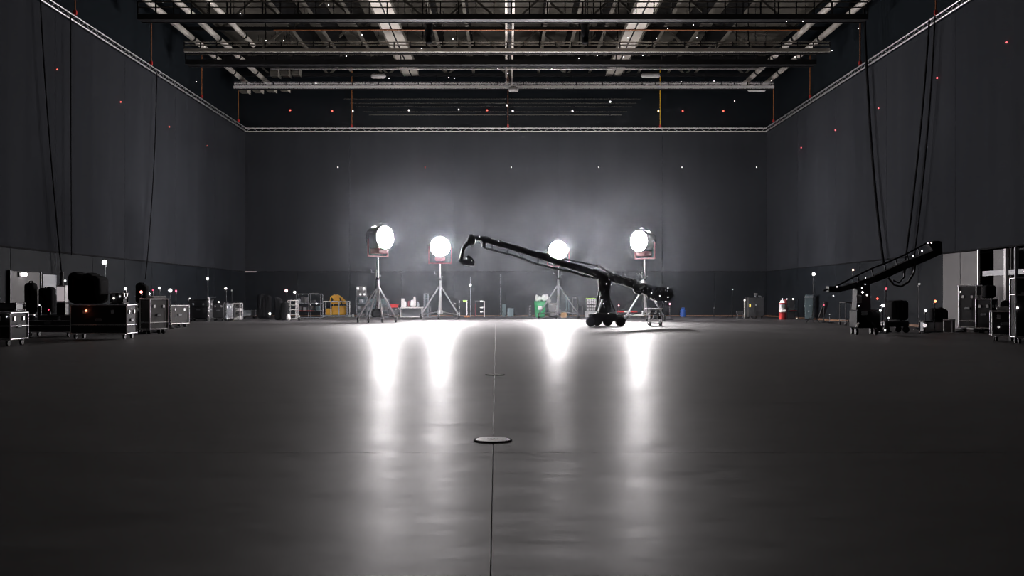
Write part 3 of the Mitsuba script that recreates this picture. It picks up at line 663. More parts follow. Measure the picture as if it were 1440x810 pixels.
def flight_case(label, xm, Y, w, d, h, rotz=0.0, z0=0.0, mat='case_panel', trim='alu', casters=True, bands=(), fittings=(), loc=None, name='flight_case', tr=0.013, group=None, latch=True):
    """A trunk with metal edges, ball corners, latches, handles and casters; w across, d deep, h high above its casters."""
    c = 0.13 if casters else 0.0
    k = thing(name, label, 'case', loc or (X(xm, Y), Y + d / 2, z0), math.radians(rotz), group)
    b = c + h
    part(k, 'body', cbox(-w / 2 + 0.008, w / 2 - 0.008, -d / 2 + 0.008, d / 2 - 0.008, c + 0.008, b - 0.008, 0.006), mat)
    ed = []
    V = [(sx * w / 2, sy * d / 2, z) for z in (c, b) for sy in (-1, 1) for sx in (-1, 1)]
    for i, j in ((0, 1), (2, 3), (0, 2), (1, 3), (4, 5), (6, 7), (4, 6), (5, 7), (0, 4), (1, 5), (2, 6), (3, 7)):
        ed.append(rod(V[i], V[j], tr, 8))
    part(k, 'edge_trim', cat(ed), trim, smooth=50)
    for z in bands:
        zz = c + h * z
        part(k, 'lid_band', cat([rod((-w / 2, s * d / 2, zz), (w / 2, s * d / 2, zz), tr * 0.9, 8) for s in (-1, 1)] + [rod((s * w / 2, -d / 2, zz), (s * w / 2, d / 2, zz), tr * 0.9, 8) for s in (-1, 1)]), trim, smooth=50)
    for v in V: part(k, 'corner', CORNER, None, at=v)
    if latch:
        for s in (-0.25, 0.25):
            for f, (n, m) in enumerate(((w, d), (d, w))):
                q = cbox(s * n - 0.035, s * n + 0.035, -m / 2 - 0.012, -m / 2 + 0.004, c + h * 0.7, c + h * 0.7 + 0.08, 0.006)
                if f: q = turned(q, [0, 0, 1], 90)
                part(k, 'latch', q, 'alu')
        part(k, 'handle', cbox(-0.08, 0.08, -d / 2 - 0.02, -d / 2 + 0.004, c + h * 0.42, c + h * 0.42 + 0.07, 0.012), 'grey_paint')
        part(k, 'handle', turned(cbox(-0.08, 0.08, -w / 2 - 0.02, -w / 2 + 0.004, c + h * 0.42, c + h * 0.42 + 0.07, 0.012), [0, 0, 1], 90), 'grey_paint')
    if casters:
        for sx in (-1, 1):
            for sy in (-1, 1):
                q = part(k, 'caster', CASTER, None, at=(sx * (w / 2 - 0.08), sy * (d / 2 - 0.08), 0))
                part(q, 'fork', FORK, None, at=(sx * (w / 2 - 0.08), sy * (d / 2 - 0.08), 0))
    for (x, z, r, col) in fittings: dot(k, (x * w, -d / 2 - 0.025, c + z * h), r, col)  # glowing dots, for standby lights and for glints on the hardware
    return k


def px_case(label, x0, x1, y0, y1, d, **k):
    Y = depth(y1)
    c = 0.13 if k.get('casters', True) else 0.0
    return flight_case(label, (x0 + x1) / 2, Y, (x1 - x0) * Y / F, d, (y1 - y0) * Y / F - c, **k)


def bag(label, px0, px1, py0, py1, Y, dz, mat='black_cloth', name="equipment_bag", cat_="bag", lumps=3, handle=True, seed=1, zb=None):
    """A soft lump of cloth: hull of a few balls, with a strap."""
    r = np.random.default_rng(seed)
    loc, P = at_px((px0 + px1) / 2, Y)
    w, z0, z1 = (px1 - px0) * Y / F / 2, (Z(py1, Y) if zb is None else zb), Z(py0, Y)
    k = thing(name, label, cat_, (loc[0], Y, z0))
    h = z1 - z0
    ms = []
    for i in range(lumps):
        c = -1 + 2 * (i + 0.5) / lumps
        rr = min(w / lumps * 1.25, h / 2)
        top = h - rr * (0.3 + r.uniform(0, 0.9)) if i % 2 == 0 else h - rr
        ms.append(hull(np.vstack([ball((c * (w - rr), s * (dz - rr) if dz > rr else 0, z), rr, 1).vertices for s in (-1, 1) for z in (rr, max(rr, top - 0.1 * rr))])))
    m = cat(ms)
    m.vertices[:, 2] = np.maximum(m.vertices[:, 2], 0)
    part(k, 'body', m, mat, smooth=50)
    if handle:
        part(k, 'strap', tube([(-w * 0.4, 0, h * 0.85), (-w * 0.2, 0, h * 1.04), (w * 0.2, 0, h * 1.04), (w * 0.4, 0, h * 0.85)], 0.014), mat)
    return k


def light_pole(label, px, py_top, Y, r=0.045, rgb=WHITE, pole='alu', py_light=None, tripod=True, pr_=0.014, arm=False):
    loc, P = at_px(px, Y)
    zt = Z(py_top, Y)
    k = thing('light_stand', label, 'light stand', loc)
    part(k, 'pole', rod((0, 0, 0.04), (0, 0, zt), pr_, 8), pole, smooth=50)
    if tripod:
        for a in (20, 140, 260):
            a = math.radians(a)
            part(k, 'leg', rod((0, 0, 0.35), (0.28 * math.cos(a), 0.28 * math.sin(a), 0.012), 0.01, 6), 'black_paint')
    else:
        part(k, 'foot', lathe([(0, 0), (0.16, 0), (0.16, 0.02), (0.03, 0.05), (0, 0.05)], 16), 'black_paint')
    if rgb is not None:
        zl = zt + r if py_light is None else Z(py_light, Y)
        part(k, 'bulb', ball((0, -r if py_light else 0, zl), r, 2), 'black_paint', emit=rgb)
        part(k, 'holder', cbox(-0.02, 0.02, -0.02, 0.03, zl - r - 0.05, zl - r, 0.005), 'black_paint')
    return k


def frame_cart(label, x0, x1, y0, y1, d, shelves=(), posts=2, mat='alu', casters=True, name='equipment_cart', cat_='cart', pr_=0.016, panels=None, Y=None, back=True):
    """Open metal frame: posts, top and bottom frames, shelves."""
    Y = Y or depth(y1)
    loc, P = at_px((x0 + x1) / 2, Y)
    k = thing(name, label, cat_, loc)
    w, c, h = (x1 - x0) * Y / F, (0.11 if casters else 0.0), Z(y0, Y)
    for i in range(posts):
        x = -w / 2 + w * i / (posts - 1)
        for y in ((0, d) if back else (0,)):
            part(k, 'post', rod((x, y, c), (x, y, h), pr_, 8), mat, smooth=50)
    for z in (c + 0.02, h):
        part(k, 'frame', cat([rod((-w / 2, y, z), (w / 2, y, z), pr_, 8) for y in (0, d)] + [rod((x, 0, z), (x, d, z), pr_, 8) for x in (-w / 2, w / 2)]), mat, smooth=50)
    for s in shelves:
        z = c + (h - c) * s
        part(k, 'shelf', cbox(-w / 2, w / 2, 0, d, z - 0.012, z + 0.012, 0.004), mat)
    if panels:
        part(k, 'back_panel', box(-w / 2, w / 2, d - 0.012, d, c, h), panels)
    if casters:
        for x in (-w / 2, w / 2):
            for y in (0, d): part(k, 'caster', CASTER, None, at=(x, y, 0))
    return k, P, w, h

# ---- along the wall at left, from the frame's edge towards the far corner
px_case('long black road trunk with a pale lid rail, cut by the picture edge', -48, 14, 440, 487, 0.7, bands=(0.5,), tr=0.016, fittings=((0.44, 0.86, 0.02, (1.2, 1.2, 1.2)),))
px_case('low black trunk with silver edges and two rows of hardware, beside the long road trunk', 35, 99, 443, 474, 0.6, bands=(0.36, 0.66), fittings=((-0.48, 0.97, 0.022, (1.6, 1.6, 1.6)), (-0.28, 1.0, 0.02, (0.9, 0.9, 0.9))))
px_case('big black trunk under the black kit bag, with a red standby light', 99, 178, 429, 477, 0.6, bands=(0.3,), fittings=((-0.21, 0.80, 0.03, (6, 1.2, 0.6)),))
zt = Z(429, 22.1)
bag('huge black kit bag lying on the big black trunk', 97, 152, 387, 429, 22.5, 0.34, zb=zt + 0.03, lumps=4, seed=3)
flight_case('small black case standing behind the kit bag with glowing dots for bright fittings', 160, 23.1, 0.28, 0.3, 0.22, casters=False, loc=(X(164, 22.6), 22.75, zt + 0.04), fittings=((-0.2, 0.5, 0.035, (0.9, 0.85, 0.8)), (0.3, 0.7, 0.03, (0.5, 0.5, 0.5))), trim='dark_steel')
zt2 = Z(443, 23.3)
loc, P = at_px(88, 23.0)
k = thing('battery_lantern', 'pale square lantern with a bottle-like neck on the low black trunk', 'lantern', (loc[0], 23.0, zt2))
hh = Z(401, 23.0) - zt2
part(k, 'body', cbox(-0.10, 0.10, -0.1, 0.1, hh * 0.42, hh, 0.015), 'white_paint')
part(k, 'foot', cbox(-0.10, 0.10, -0.1, 0.1, 0, hh * 0.41, 0.015), 'dark_steel')
part(k, 'neck', rod((-0.02, 0, hh), (-0.02, 0, hh + 0.3), 0.04, 12), 'grey_panel', smooth=50)
part(k, 'diffuser', box(-0.085, 0.085, -0.106, -0.102, hh * 0.47, hh * 0.95), 'white_paint', emit=(0.34, 0.30, 0.31))
dot(k, (0.08, -0.05, hh + 0.1), 0.035, (1.0, 1.0, 1.0))
bag('hunched black bag standing on the low trunk in front of the pale panel', 35, 52, 397, 441, 23.2, 0.16, zb=zt2 + 0.03, lumps=2, seed=5)
bag('black bag with a small white tag, beside the square lantern', 54, 79, 405, 441, 23.3, 0.16, zb=zt2 + 0.03, lumps=3, seed=6)
flight_case('grey tool box lying on the long road trunk', 10, 19.1, 0.4, 0.35, 0.13, casters=False, loc=(X(8, 19.1), 19.25, Z(440, 18.8) + 0.046), mat='grey_paint', trim='dark_steel', latch=False)
for (x, y, Y, c, w) in ((56, 429, 22.9, (1.2, 1.2, 1.2), 'white, at the foot of the tagged bag'), (69, 435.5, 22.9, (1.6, 0.1, 0.2), 'dim red, on the lid of the low trunk')):
    loc, P = at_px(x, Y); z = zt2
    k = thing('status_light', f'tiny status light, {w}', 'light', (loc[0], Y, zt2))
    part(k, 'base', cbox(-0.03, 0.03, -0.03, 0.03, 0, max(0.02, Z(y, Y) - zt2 - 0.02), 0.005), 'black_paint')
    dot(k, (0, -0.02, max(0.03, Z(y, Y) - zt2)), 0.022, c)
# pale board standing in for a lit opening, with a bulkhead lamp
ya, yb = XL * F / (11 - VX), XL * F / (54 - VX)
k = thing('opening_board', 'pale grey board standing in for a lit opening, with a bright lamp at its top', 'board', (XL + 0.02, 0, 0))
part(k, 'board', cbox(0, 0.04, ya, yb, Z(432, 27.4), Z(382, 27.4), 0.01), 'grey_panel')
part(k, 'frame', cat([box(0.0, 0.06, y - 0.03, y + 0.03, Z(434, 27.4), Z(381, 27.4)) for y in (ya, yb)]), 'dark_steel')
loc, P = at_px(27, XL * F / (27 - VX))
k = thing('bulkhead_lamp', 'small bright oval wall lamp over the pale board', 'lamp', (XL + 0.10, loc[1], Z(386, loc[1])))
part(k, 'lens', hull(np.vstack([ball((0.03, s * 0.09, 0), 0.05, 1).vertices for s in (-1, 1)])), 'black_paint', emit=(9, 8.8, 8.4), weight=1.5)
part(k, 'housing', cbox(-0.035, 0.0, -0.2, 0.2, -0.07, 0.07, 0.01), 'dark_steel')
k = thing('opening_board', 'darker grey board beside the pale one on the lower wall', 'board', (XL + 0.02, 0, 0))
part(k, 'board', cbox(0, 0.04, XL * F / (57 - VX), XL * F / (77 - VX), Z(415, 28.8), Z(386, 28.8), 0.01), 'grey_paint')
light_pole('light stand with a greenish white bulb at its top, behind the kit bag', 148, 375, 25.2, 0.06, (7, 7.6, 6.6), 'grey_paint', py_light=369)
light_pole('short stand with a small white bulb, between kit bag and silver-edged cases', 176.5, 408, 24.8, 0.035, WHITE, 'black_paint')
# the two lit silver-edged trunks
k1 = flight_case('upright grey trunk with bright silver edges and a white cloth on its lid', 214, 25.4, 0.68, 0.30, 0.76, rotz=68, mat='grey_panel', bands=(0.22,), tr=0.017)
zl = 0.13 + 0.76
solo('folded_cloth', cbox(-0.26, 0.26, -0.12, 0.12, 0.018, 0.08, 0.03), 'white_paint', 'folded white cloth on the lid of the upright grey trunk', 'cloth', (X(219, 25.5), 25.55, zl), math.radians(68))
flight_case('low grey trunk with silver edges just past the upright grey one', 243, 31.0, 0.80, 0.40, 0.56, rotz=66, mat='grey_panel', tr=0.016)
flight_case('black trunk with silver corners behind the upright grey one', 199, 26.0, 0.38, 0.34, 0.62, rotz=8, trim='dark_steel', fittings=((-0.5, 0.98, 0.03, WHITE),))
bag('black bag slumped on the black trunk beside the red lights', 190, 210, 399, 425, 26.2, 0.18, zb=0.76, lumps=2, seed=8)
for (x, y, Y, r, c, w) in ((198.5, 412.5, 25.6, 0.035, (6, 1.6, 1.2), 'red and white, on the black trunk'), (210, 414.5, 26.6, 0.026, WHITE, 'white, right above the upright grey trunk'), (224, 407, 26.4, 0.035, WHITE, 'white, high above the folded cloth'), (239.5, 411, 30.2, 0.055, (7, 7, 6.8), 'largest and white, above the low grey trunk'), (247.5, 410.5, 30.6, 0.03, (4, 0.3, 0.6), 'red, above the low grey trunk'), (215, 409, 27, 0.022, (2, 0.15, 0.3), 'dim red, between two white ones')):
    light_pole(f'slim black stand with a small lit bulb, {w}', x, y, Y, r, c, 'black_paint', tripod=False, pr_=0.009)

# ---- left, nearer the far corner
flight_case('tall black rack with one silver edge, by the tall lamp pole', 279, 39.6, 0.80, 0.6, 0.72, trim='dark_steel', bands=(0.6,), fittings=((-0.42, 1.08, 0.035, (1.5, 1.5, 1.5)),))
loc, P = at_px(293.5, 39.5)
k = thing('steel_upright', 'bright steel upright with rows of glowing dots for fittings against the tall black rack', 'upright', loc)
part(k, 'post', cbox(-0.04, 0.04, -0.04, 0.04, 0, Z(418, 39.5), 0.008), 'alu')
part(k, 'top_arm', box(-0.05, 0.28, -0.03, 0.03, Z(418.5, 39.5), Z(417.3, 39.5)), 'grey_paint')
for py in (419, 424, 433, 437, 444): dot(k, P(293.8, py, -0.05), 0.03, (0.9, 0.85, 0.85))  # fittings drawn as dim glowing dots
light_pole('tall pole with a frosted globe lamp halfway, beside the tall black rack', 292.5, 377.5, 41.3, 0.06, (2.6, 2.4, 2.3), 'grey_paint', py_light=392)
flight_case('square black case with a bright lid edge, right of the steel upright', 307, 40.3, 0.50, 0.45, 0.60, trim='dark_steel', fittings=((0.05, 1.06, 0.045, (3, 2.9, 2.8)),))
flight_case('narrow blue-grey case with silver edges, second from the pale drawer unit', 319.5, 39.4, 0.26, 0.2, 0.56, rotz=40, mat='grey_paint')
k, P, w, h = frame_cart('white drawer unit with bright drawer fronts against black cases', 328, 337.5, 426.5, 448.5, 0.4, casters=False, mat='white_paint', name='drawer_unit', cat_='drawer unit', pr_=0.02, panels='case_panel', Y=42.5)
for i in range(4):
    z0 = 0.04 + (h - 0.06) * i / 4
    q = part(k, 'drawer', cbox(-w / 2 + 0.01, w / 2 - 0.01, -0.015, 0.35, z0, z0 + (h - 0.06) / 4 - 0.03, 0.008), 'white_paint' if i % 2 == 0 else 'grey_panel')
    part(q, 'handle', cbox(-0.05, 0.05, -0.03, -0.015, z0 + 0.07, z0 + 0.09, 0.004), 'dark_steel')
flight_case('small black case between the blue-grey case and the white drawer unit', 324, 41.2, 0.2, 0.4, 0.46, trim='dark_steel', latch=False, fittings=((0.1, 0.8, 0.045, (0.4, 0.38, 0.38)),))
light_pole('slim stand with a white bulb near the far corner of the wall at left', 318, 407, 39.0, 0.045, WHITE, 'black_paint', py_light=405.5)
light_pole('thin stand with a faint glowing bulb behind the square black cases', 325.8, 409.5, 41.8, 0.03, (0.3, 0.3, 0.3), 'black_paint')  # bulb given a faint glow of its own
flight_case('low grey chest on the floor by the far corner', 348.5, 45.0, 0.56, 0.5, 0.24, mat='grey_paint', trim='grey_paint', rotz=12, latch=False)
# ---- end wall, from its left corner
bag('dark seat-like heap under a black cover near the far corner', 361, 383, 415, 447.5, 44.8, 0.3, lumps=3, seed=11, name='covered_heap', cat_='covered heap', handle=False, zb=0.0)
dot_k = light_pole('short stand with a white bulb in front of the covered heap', 379.5, 442.8, 42.8, 0.05, (5, 5, 5), 'black_paint', tripod=False)
bag('tall black soft trunk standing in front of the shelf unit', 386, 397, 419, 450.5, 41.5, 0.22, lumps=2, seed=12, zb=0.0)
bag('rounded black equipment bag with a pale pouch beside it', 395, 406, 424, 451, 41.2, 0.22, lumps=2, seed=13, zb=0.0)
solo('pale_pouch', hull(np.vstack([ball((0, 0, z), r, 1).vertices for z, r in ((0.10, 0.10), (0.22, 0.07))])), 'white_paint', 'pale bulging pouch on the floor beside the rounded black bag', 'pouch', (X(405.5, 40.6), 40.6, 0.0), smooth=60)
k, P, w, h = frame_cart('white metal shelf unit with three boards behind the black bags', 405, 416, 422.5, 448, 0.45, shelves=(0.25, 0.5, 0.76), mat='white_paint', casters=False, name='shelf_unit', cat_='shelf', Y=43.4, pr_=0.018)
k, P, w, h = frame_cart('long metal rack of gear under a raised top shelf, left of the yellow machine', 417, 451, 413.5, 446.5, 0.5, shelves=(0.3, 0.62), posts=3, mat='grey_paint', name='gear_rack', cat_='rack', Y=46.0, casters=False)
for i, (x, s, hh_, m) in enumerate(((419.5, 0.62, 0.2, 'grey_paint'), (424.5, 0.62, 0.30, 'case_panel'), (430, 0.62, 0.26, 'grey_panel'), (440, 0.62, 0.14, 'case_panel'), (421, 0.3, 0.2, 'case_panel'), (428, 0.3, 0.16, 'grey_paint'), (436, 0.3, 0.22, 'case_panel'), (446, 0.3, 0.2, 'teal_grey'))):
    part(k, 'stored_box', cbox(X(x, 46) - X(434, 46) - 0.075, X(x, 46) - X(434, 46) + 0.075, 0.06, 0.42, h * s + 0.014, h * s + 0.014 + hh_, 0.015), m)
part(k, 'red_bar', rod((-w / 2, -0.03, h * 0.3), (w * 0.24, -0.03, h * 0.3), 0.014, 6), 'red')
part(k, 'tube_light', rod((w * 0.03, 0, h + 0.03), (w * 0.42, 0, h + 0.03), 0.02, 8), 'grey_panel')
for (x, y, r, c) in ((445.5, 427, 0.05, (2.6, 2.6, 2.6)), (417, 428, 0.03, (2, 2, 2)), (437, 428.5, 0.03, (0.9, 0.9, 0.9)), (425.5, 413.7, 0.03, (0.9, 0.9, 0.9))): dot(k, P(x, y, -0.06), r, c)
light_pole('stand with a pink-red bulb rising behind the shelf unit', 403, 411, 44.2, 0.065, (5.5, 2.4, 2.6), 'black_paint', py_light=408.8)
light_pole('stand with a white bulb just right of the pink-red one', 414.8, 413, 44.6, 0.055, WHITE, 'black_paint', py_light=411)
loc, P = at_px(421, 40.8)
k = thing('floor_weight', 'small round floor weight with a white top alone in front of the rack', 'weight', loc)
part(k, 'body', lathe([(0, 0), (0.07, 0), (0.06, 0.12), (0.02, 0.14), (0, 0.14)], 14), 'rubber', smooth=40); dot(k, (0, -0.02, 0.2), 0.03, (1.2, 1.2, 1.2)); part(k, 'pin', rod((0, 0, 0.13), (0, 0, 0.2), 0.012, 6), 'alu')
# yellow machine in its white frame
k, P, w, h = frame_cart('white-framed cart that carries the yellow machine', 454, 488, 424, 444.6, 0.8, posts=4, mat='white_paint', casters=False, Y=48.6, pr_=0.024)
part(k, 'floor_plate', cbox(-w / 2 - 0.1, w / 2 + 0.1, -0.08, 0.88, 0.02, 0.09, 0.015), 'grey_paint')
loc, P = at_px(472, 48.7)
k = thing('floor_machine', 'yellow machine with a hooded top inside the white-framed cart', 'machine', (loc[0], 48.7, 0))
part(k, 'body', cbox(P(466, 0)[0], P(484, 0)[0], 0.05, 0.7, 0.1, Z(430, 48.7), 0.05), 'yellow')
part(k, 'front_box', cbox(P(457, 0)[0], P(467, 0)[0], 0.1, 0.6, 0.1, Z(434, 48.7), 0.03), 'yellow')
part(k, 'hood', hull([P(x, y, d) for x, y in ((463, 423.5), (464, 417), (470, 414), (474, 415), (480, 419.5), (484, 424), (483, 428), (466, 428)) for d in (0.08, 0.66)]), 'yellow')
part(k, 'vent_slot', hull([P(x, y, 0.06) for x, y in ((465, 423), (466, 418.5), (468, 420), (468, 424))] + [P(x, y, 0.1) for x, y in ((465, 423), (466, 418.5), (468, 420), (468, 424))]), 'dark_steel')
part(k, 'handle', tube([P(468, 416, 0.1), P(470, 413.5, 0.1), P(473, 414.5, 0.1)], 0.025), 'grey_paint')
part(k, 'hose', tube([P(478, 419, 0.04), P(479.5, 424, 0.0), P(481, 430, 0.03)], 0.03), 'dark_steel')
for i, (x, h_) in enumerate(((491.5, 0.14), (496.5, 0.18))):
    solo('bottle', lathe([(0, 0), (0.06, 0), (0.06, h_ * 0.65), (0.025, h_ * 0.85), (0.025, h_), (0, h_)], 14), 'white_paint', ('small white bottle on the floor right of the yellow machine', 'taller white bottle nearer the stacked shelves')[i], 'bottle', (X(x, 48.4), 48.4, 0), smooth=40)

# stacked grey racks behind the lamp turned right
k, P, w, h = frame_cart('tall stack of grey shelving with four pale lamps on top, behind the lamp turned right', 501, 514.5, 417.5, 444, 0.5, shelves=(0.35, 0.68), mat='grey_paint', casters=False, name='shelf_unit', cat_='shelf', Y=47.5, panels='teal_grey')
for i, (x, s) in enumerate(((504.5, 0.0), (510.5, 0.0), (504.5, 0.35), (510.5, 0.35), (507, 0.68))):
    part(k, 'stored_box', cbox(P(x - 2.4, 0)[0], P(x + 2.4, 0)[0], 0.04, 0.4, h * s + 0.03, h * s + 0.2, 0.015), ('grey_paint', 'grey_panel')[i % 2])
loc, P = at_px(507.5, 47.5)
k = thing('lamp_box', 'pale box with four round lights on top of the grey shelving', 'light box', (loc[0], 47.5, h + 0.02))
hb = Z(402.5, 47.5) - h - 0.02
part(k, 'body', cbox(-0.23, 0.23, 0.02, 0.42, 0, hb, 0.02), 'grey_panel')
for (x, z, r) in ((-0.15, 0.78, 0.085), (0.14, 0.76, 0.09), (-0.03, 0.2, 0.07), (0.16, 0.2, 0.07)): part(k, 'light', ball((x, 0.02, hb * z), r * 0.8, 2), 'black_paint', emit=(0.9, 0.88, 0.86))
k, P, w, h = frame_cart('lower grey shelving partly hidden by the stand legs', 516, 545, 420.5, 444, 0.5, shelves=(0.36, 0.68), posts=3, mat='grey_paint', casters=False, name='shelf_unit', cat_='shelf', Y=47.6, panels='teal_grey')
for i, (x, s) in enumerate(((518, 0.68), (533, 0.68), (538.5, 0.68), (543, 0.36), (518, 0.36), (524, 0.36), (537, 0.36), (520, 0.0), (531, 0.0), (541, 0.0))):
    part(k, 'stored_box', cbox(P(x - 2.2, 0)[0], P(x + 2.2, 0)[0], 0.04, 0.4, h * s + 0.03, h * s + 0.19, 0.015), ('grey_panel', 'grey_paint', 'teal_grey')[i % 3])
k = flight_case('black trunk with a red bin on it, right of the grey shelving', 553.5, 47.6, 0.46, 0.6, 0.32, trim='dark_steel')
loc, P = at_px(554, 47.7)
k = thing('storage_bin', 'red plastic bin on the black trunk', 'bin', (loc[0], 47.75, 0.468))
part(k, 'bin', hull([(x * sx, y, z) for sx in (-1, 1) for (x, y, z) in ((0.15, 0.02, 0), (0.19, 0, 0.15), (0.15, 0.25, 0), (0.19, 0.3, 0.15))]), 'red')
part(k, 'rim', cbox(-0.21, 0.21, -0.02, 0.32, 0.14, 0.17, 0.008), 'red')
k, P, w, h = frame_cart('white-topped work table with pale goods on it, right of the red bin', 563.5, 593, 433, 444, 0.6, posts=2, mat='white_paint', casters=False, name='work_table', cat_='table', Y=48.0, pr_=0.022, panels='grey_paint')
part(k, 'table_top', cbox(-w / 2 - 0.04, w / 2 + 0.04, -0.04, 0.64, h, h + 0.04, 0.008), 'white_paint')
for i, (x, y, rr, m, wd) in enumerate(((566, 422, 0.075, 'white_paint', 'small pale box lying highest on the left end of the work table'), (568, 426, 0.075, 'white_paint', 'small pale box in front on the left end of the work table'), (579.5, 424, 0.11, 'white_paint', 'largest pale sack in the middle of the work table'), (582, 418.5, 0.07, 'white_paint', 'pale sack heaped on the largest one'), (587, 426, 0.08, 'grey_paint', 'dull grey sack at the right end of the work table'), (574, 424, 0.06, 'maroon', 'dark red pouch on the work table'))):
    zz = h + 0.04
    loc2 = (X(x, 48.0), 48.16 + 0.2 * (i % 2), zz)
    H = Z(y, 48.2) - zz
    if 'box' in wd: solo('pale_box', cbox(-rr, rr, -rr, rr, 0, H + rr, 0.015), m, wd, 'box', loc2)
    else: solo('sack', hull(np.vstack([ball((0, 0, z), rr * q, 1).vertices for z, q in ((rr, 1), (max(rr, H), 0.8))])), m, wd, 'sack', loc2, smooth=60)
k, P, w, h = frame_cart('slim bluish stand unit of clear tubes beside the work table', 596, 602, 413, 444, 0.3, shelves=(0.3, 0.55, 0.8), mat='grey_paint', casters=False, name='tube_stand', cat_='stand', Y=48.2, pr_=0.014)
for x in (-0.05, 0.05): part(k, 'tube', rod((x, 0.1, 0.03), (x, 0.1, h * 0.96), 0.035, 10), 'teal_grey', smooth=50)
k, P, w, h = frame_cart('low pale frame at the feet of the lamp stand by the crane head', 597, 605, 432, 444.5, 0.3, mat='grey_panel', casters=False, name='floor_stand', cat_='stand', Y=47.2)

# between the two middle lamps
loc, P = at_px(639.5, 48.6)
k = thing('bollard', 'short dark bollard with two white dots, left of the lime sign', 'bollard', (loc[0], 48.6, 0))
part(k, 'post', cbox(-0.09, 0.09, 0, 0.15, 0, Z(426, 48.6), 0.02), 'dark_steel')
for py in (427, 434): dot(k, P(640, py, -0.02), 0.035, (1.4, 1.4, 1.4))
loc, P = at_px(645.8, 48.4)
k = thing('marker_pole', 'white and dark banded pole just left of the lime sign', 'pole', (loc[0], 48.4, 0))
for i in range(6):
    z0 = Z(422, 48.4) * i / 6
    part(k, 'band', rod((0, 0, z0), (0, 0, Z(422, 48.4) * (i + 1) / 6 - 0.01), 0.026, 8), 'white_paint' if i % 2 else 'grey_panel')
loc, P = at_px(656.5, 48.0)
k = thing('sign_post', 'white post with a lime green plate at its top and an orange foot', 'sign post', (loc[0], 48.0, 0))
part(k, 'post', rod((0, 0, 0.05), (0, 0, Z(422.5, 48)), 0.024, 8), 'white_paint', smooth=50)
part(k, 'plate', cbox(P(651, 0)[0], P(657, 0)[0], -0.02, 0.02, Z(424.6, 48), Z(422.2, 48), 0.006), 'lime', 'lime green plate')
part(k, 'foot', lathe([(0, 0), (0.16, 0), (0.15, 0.03), (0.05, 0.09), (0, 0.09)], 16), 'orange', 'orange foot', smooth=40)
light_pole('tall slim pole with a round white lamp below its tip, under the hanging camera', 661.5, 389, 47.0, 0.058, (5, 5, 5), 'grey_paint', py_light=401)
loc, P = at_px(674.5, 48.6)
k = thing('goal_frame', 'thin white goal-like frame with three short white tubes', 'frame', (loc[0], 48.6, 0))
part(k, 'upright', rod(P(681, 445, 0) * (1, 1, 0), P(681, 423, 0), 0.026, 8), 'white_paint', smooth=50)
part(k, 'upright', rod(P(668.5, 445, 0) * (1, 1, 0), P(668.5, 428, 0), 0.018, 8), 'maroon', smooth=50)
part(k, 'crossbar', rod(P(668.5, 423.4, 0), P(681, 423.4, 0), 0.018, 8), 'grey_panel', smooth=50)
part(k, 'upright', rod(P(668.5, 428, 0), P(668.5, 423.4, 0), 0.012, 6), 'grey_panel')
for py in (423.6, 432.5, 438.5): part(k, 'tube', rod(P(675, py, -0.04), P(679.5, py, -0.04), 0.03, 8), 'white_paint', emit=(0.7, 0.7, 0.7))
light_pole('faint tall pole standing alone in front of the far wall', 704.3, 386, 49.4, 0.03, (0.12, 0.13, 0.15), 'grey_paint', py_light=401, pr_=0.018)
solo('grey_crate', cbox(-0.16, 0.16, 0, 0.3, 0, 0.42, 0.015), 'teal_grey', 'dim grey crate by the far wall, right of the faint pole', 'crate', (X(718, 49.6), 49.6, 0))
solo('grey_crate', cbox(-0.1, 0.1, 0, 0.3, 0, 0.62, 0.015), 'teal_grey', 'taller dim grey crate against the far wall beside the faint pole', 'crate', (X(709, 49.8), 49.8, 0))

# right of the middle
loc, P = at_px(745.5, 48.6)
k = thing('bottle_rack', 'narrow stack of pale bottles left of the green bin', 'rack', (loc[0], 48.6, 0))
part(k, 'back', box(-0.09, 0.09, 0.1, 0.13, 0, Z(427, 48.6)), 'dark_steel')
for i in range(4):
    z = 0.12 + i * 0.135
    part(k, 'bottle', rod((-0.05, 0.04, z), (0.05, 0.04, z), 0.05, 10), 'grey_panel', smooth=50)
loc, P = at_px(759.5, 47.3)
k = thing('wheeled_bin', 'green wheeled bin with a white label and white sacks on top', 'bin', (loc[0], 47.3, 0))
zt3 = Z(424.5, 47.3)
part(k, 'body', hull([(sx * x, y, z) for sx in (-1, 1) for (x, y, z) in ((0.23, 0.04, 0.06), (0.23, 0.5, 0.06), (0.265, 0, zt3), (0.265, 0.55, zt3))]), 'green')
part(k, 'rim', cbox(-0.285, 0.285, -0.02, 0.57, zt3, zt3 + 0.035, 0.01), 'green')
part(k, 'label_plate', cbox(-0.10, 0.08, -0.03, 0.02, zt3 * 0.5, zt3 * 0.74, 0.006), 'white_paint', 'white label')
for s in (-1, 1): part(k, 'wheel', turned(lathe([(0, -0.03), (0.09, -0.03), (0.09, 0.03), (0, 0.03)], 16), [0, 1, 0], 90, (s * 0.2, 0.42, 0.09)), 'rubber')
part(k, 'foot', cbox(-0.2, 0.2, 0.06, 0.14, 0, 0.08, 0.01), 'green')
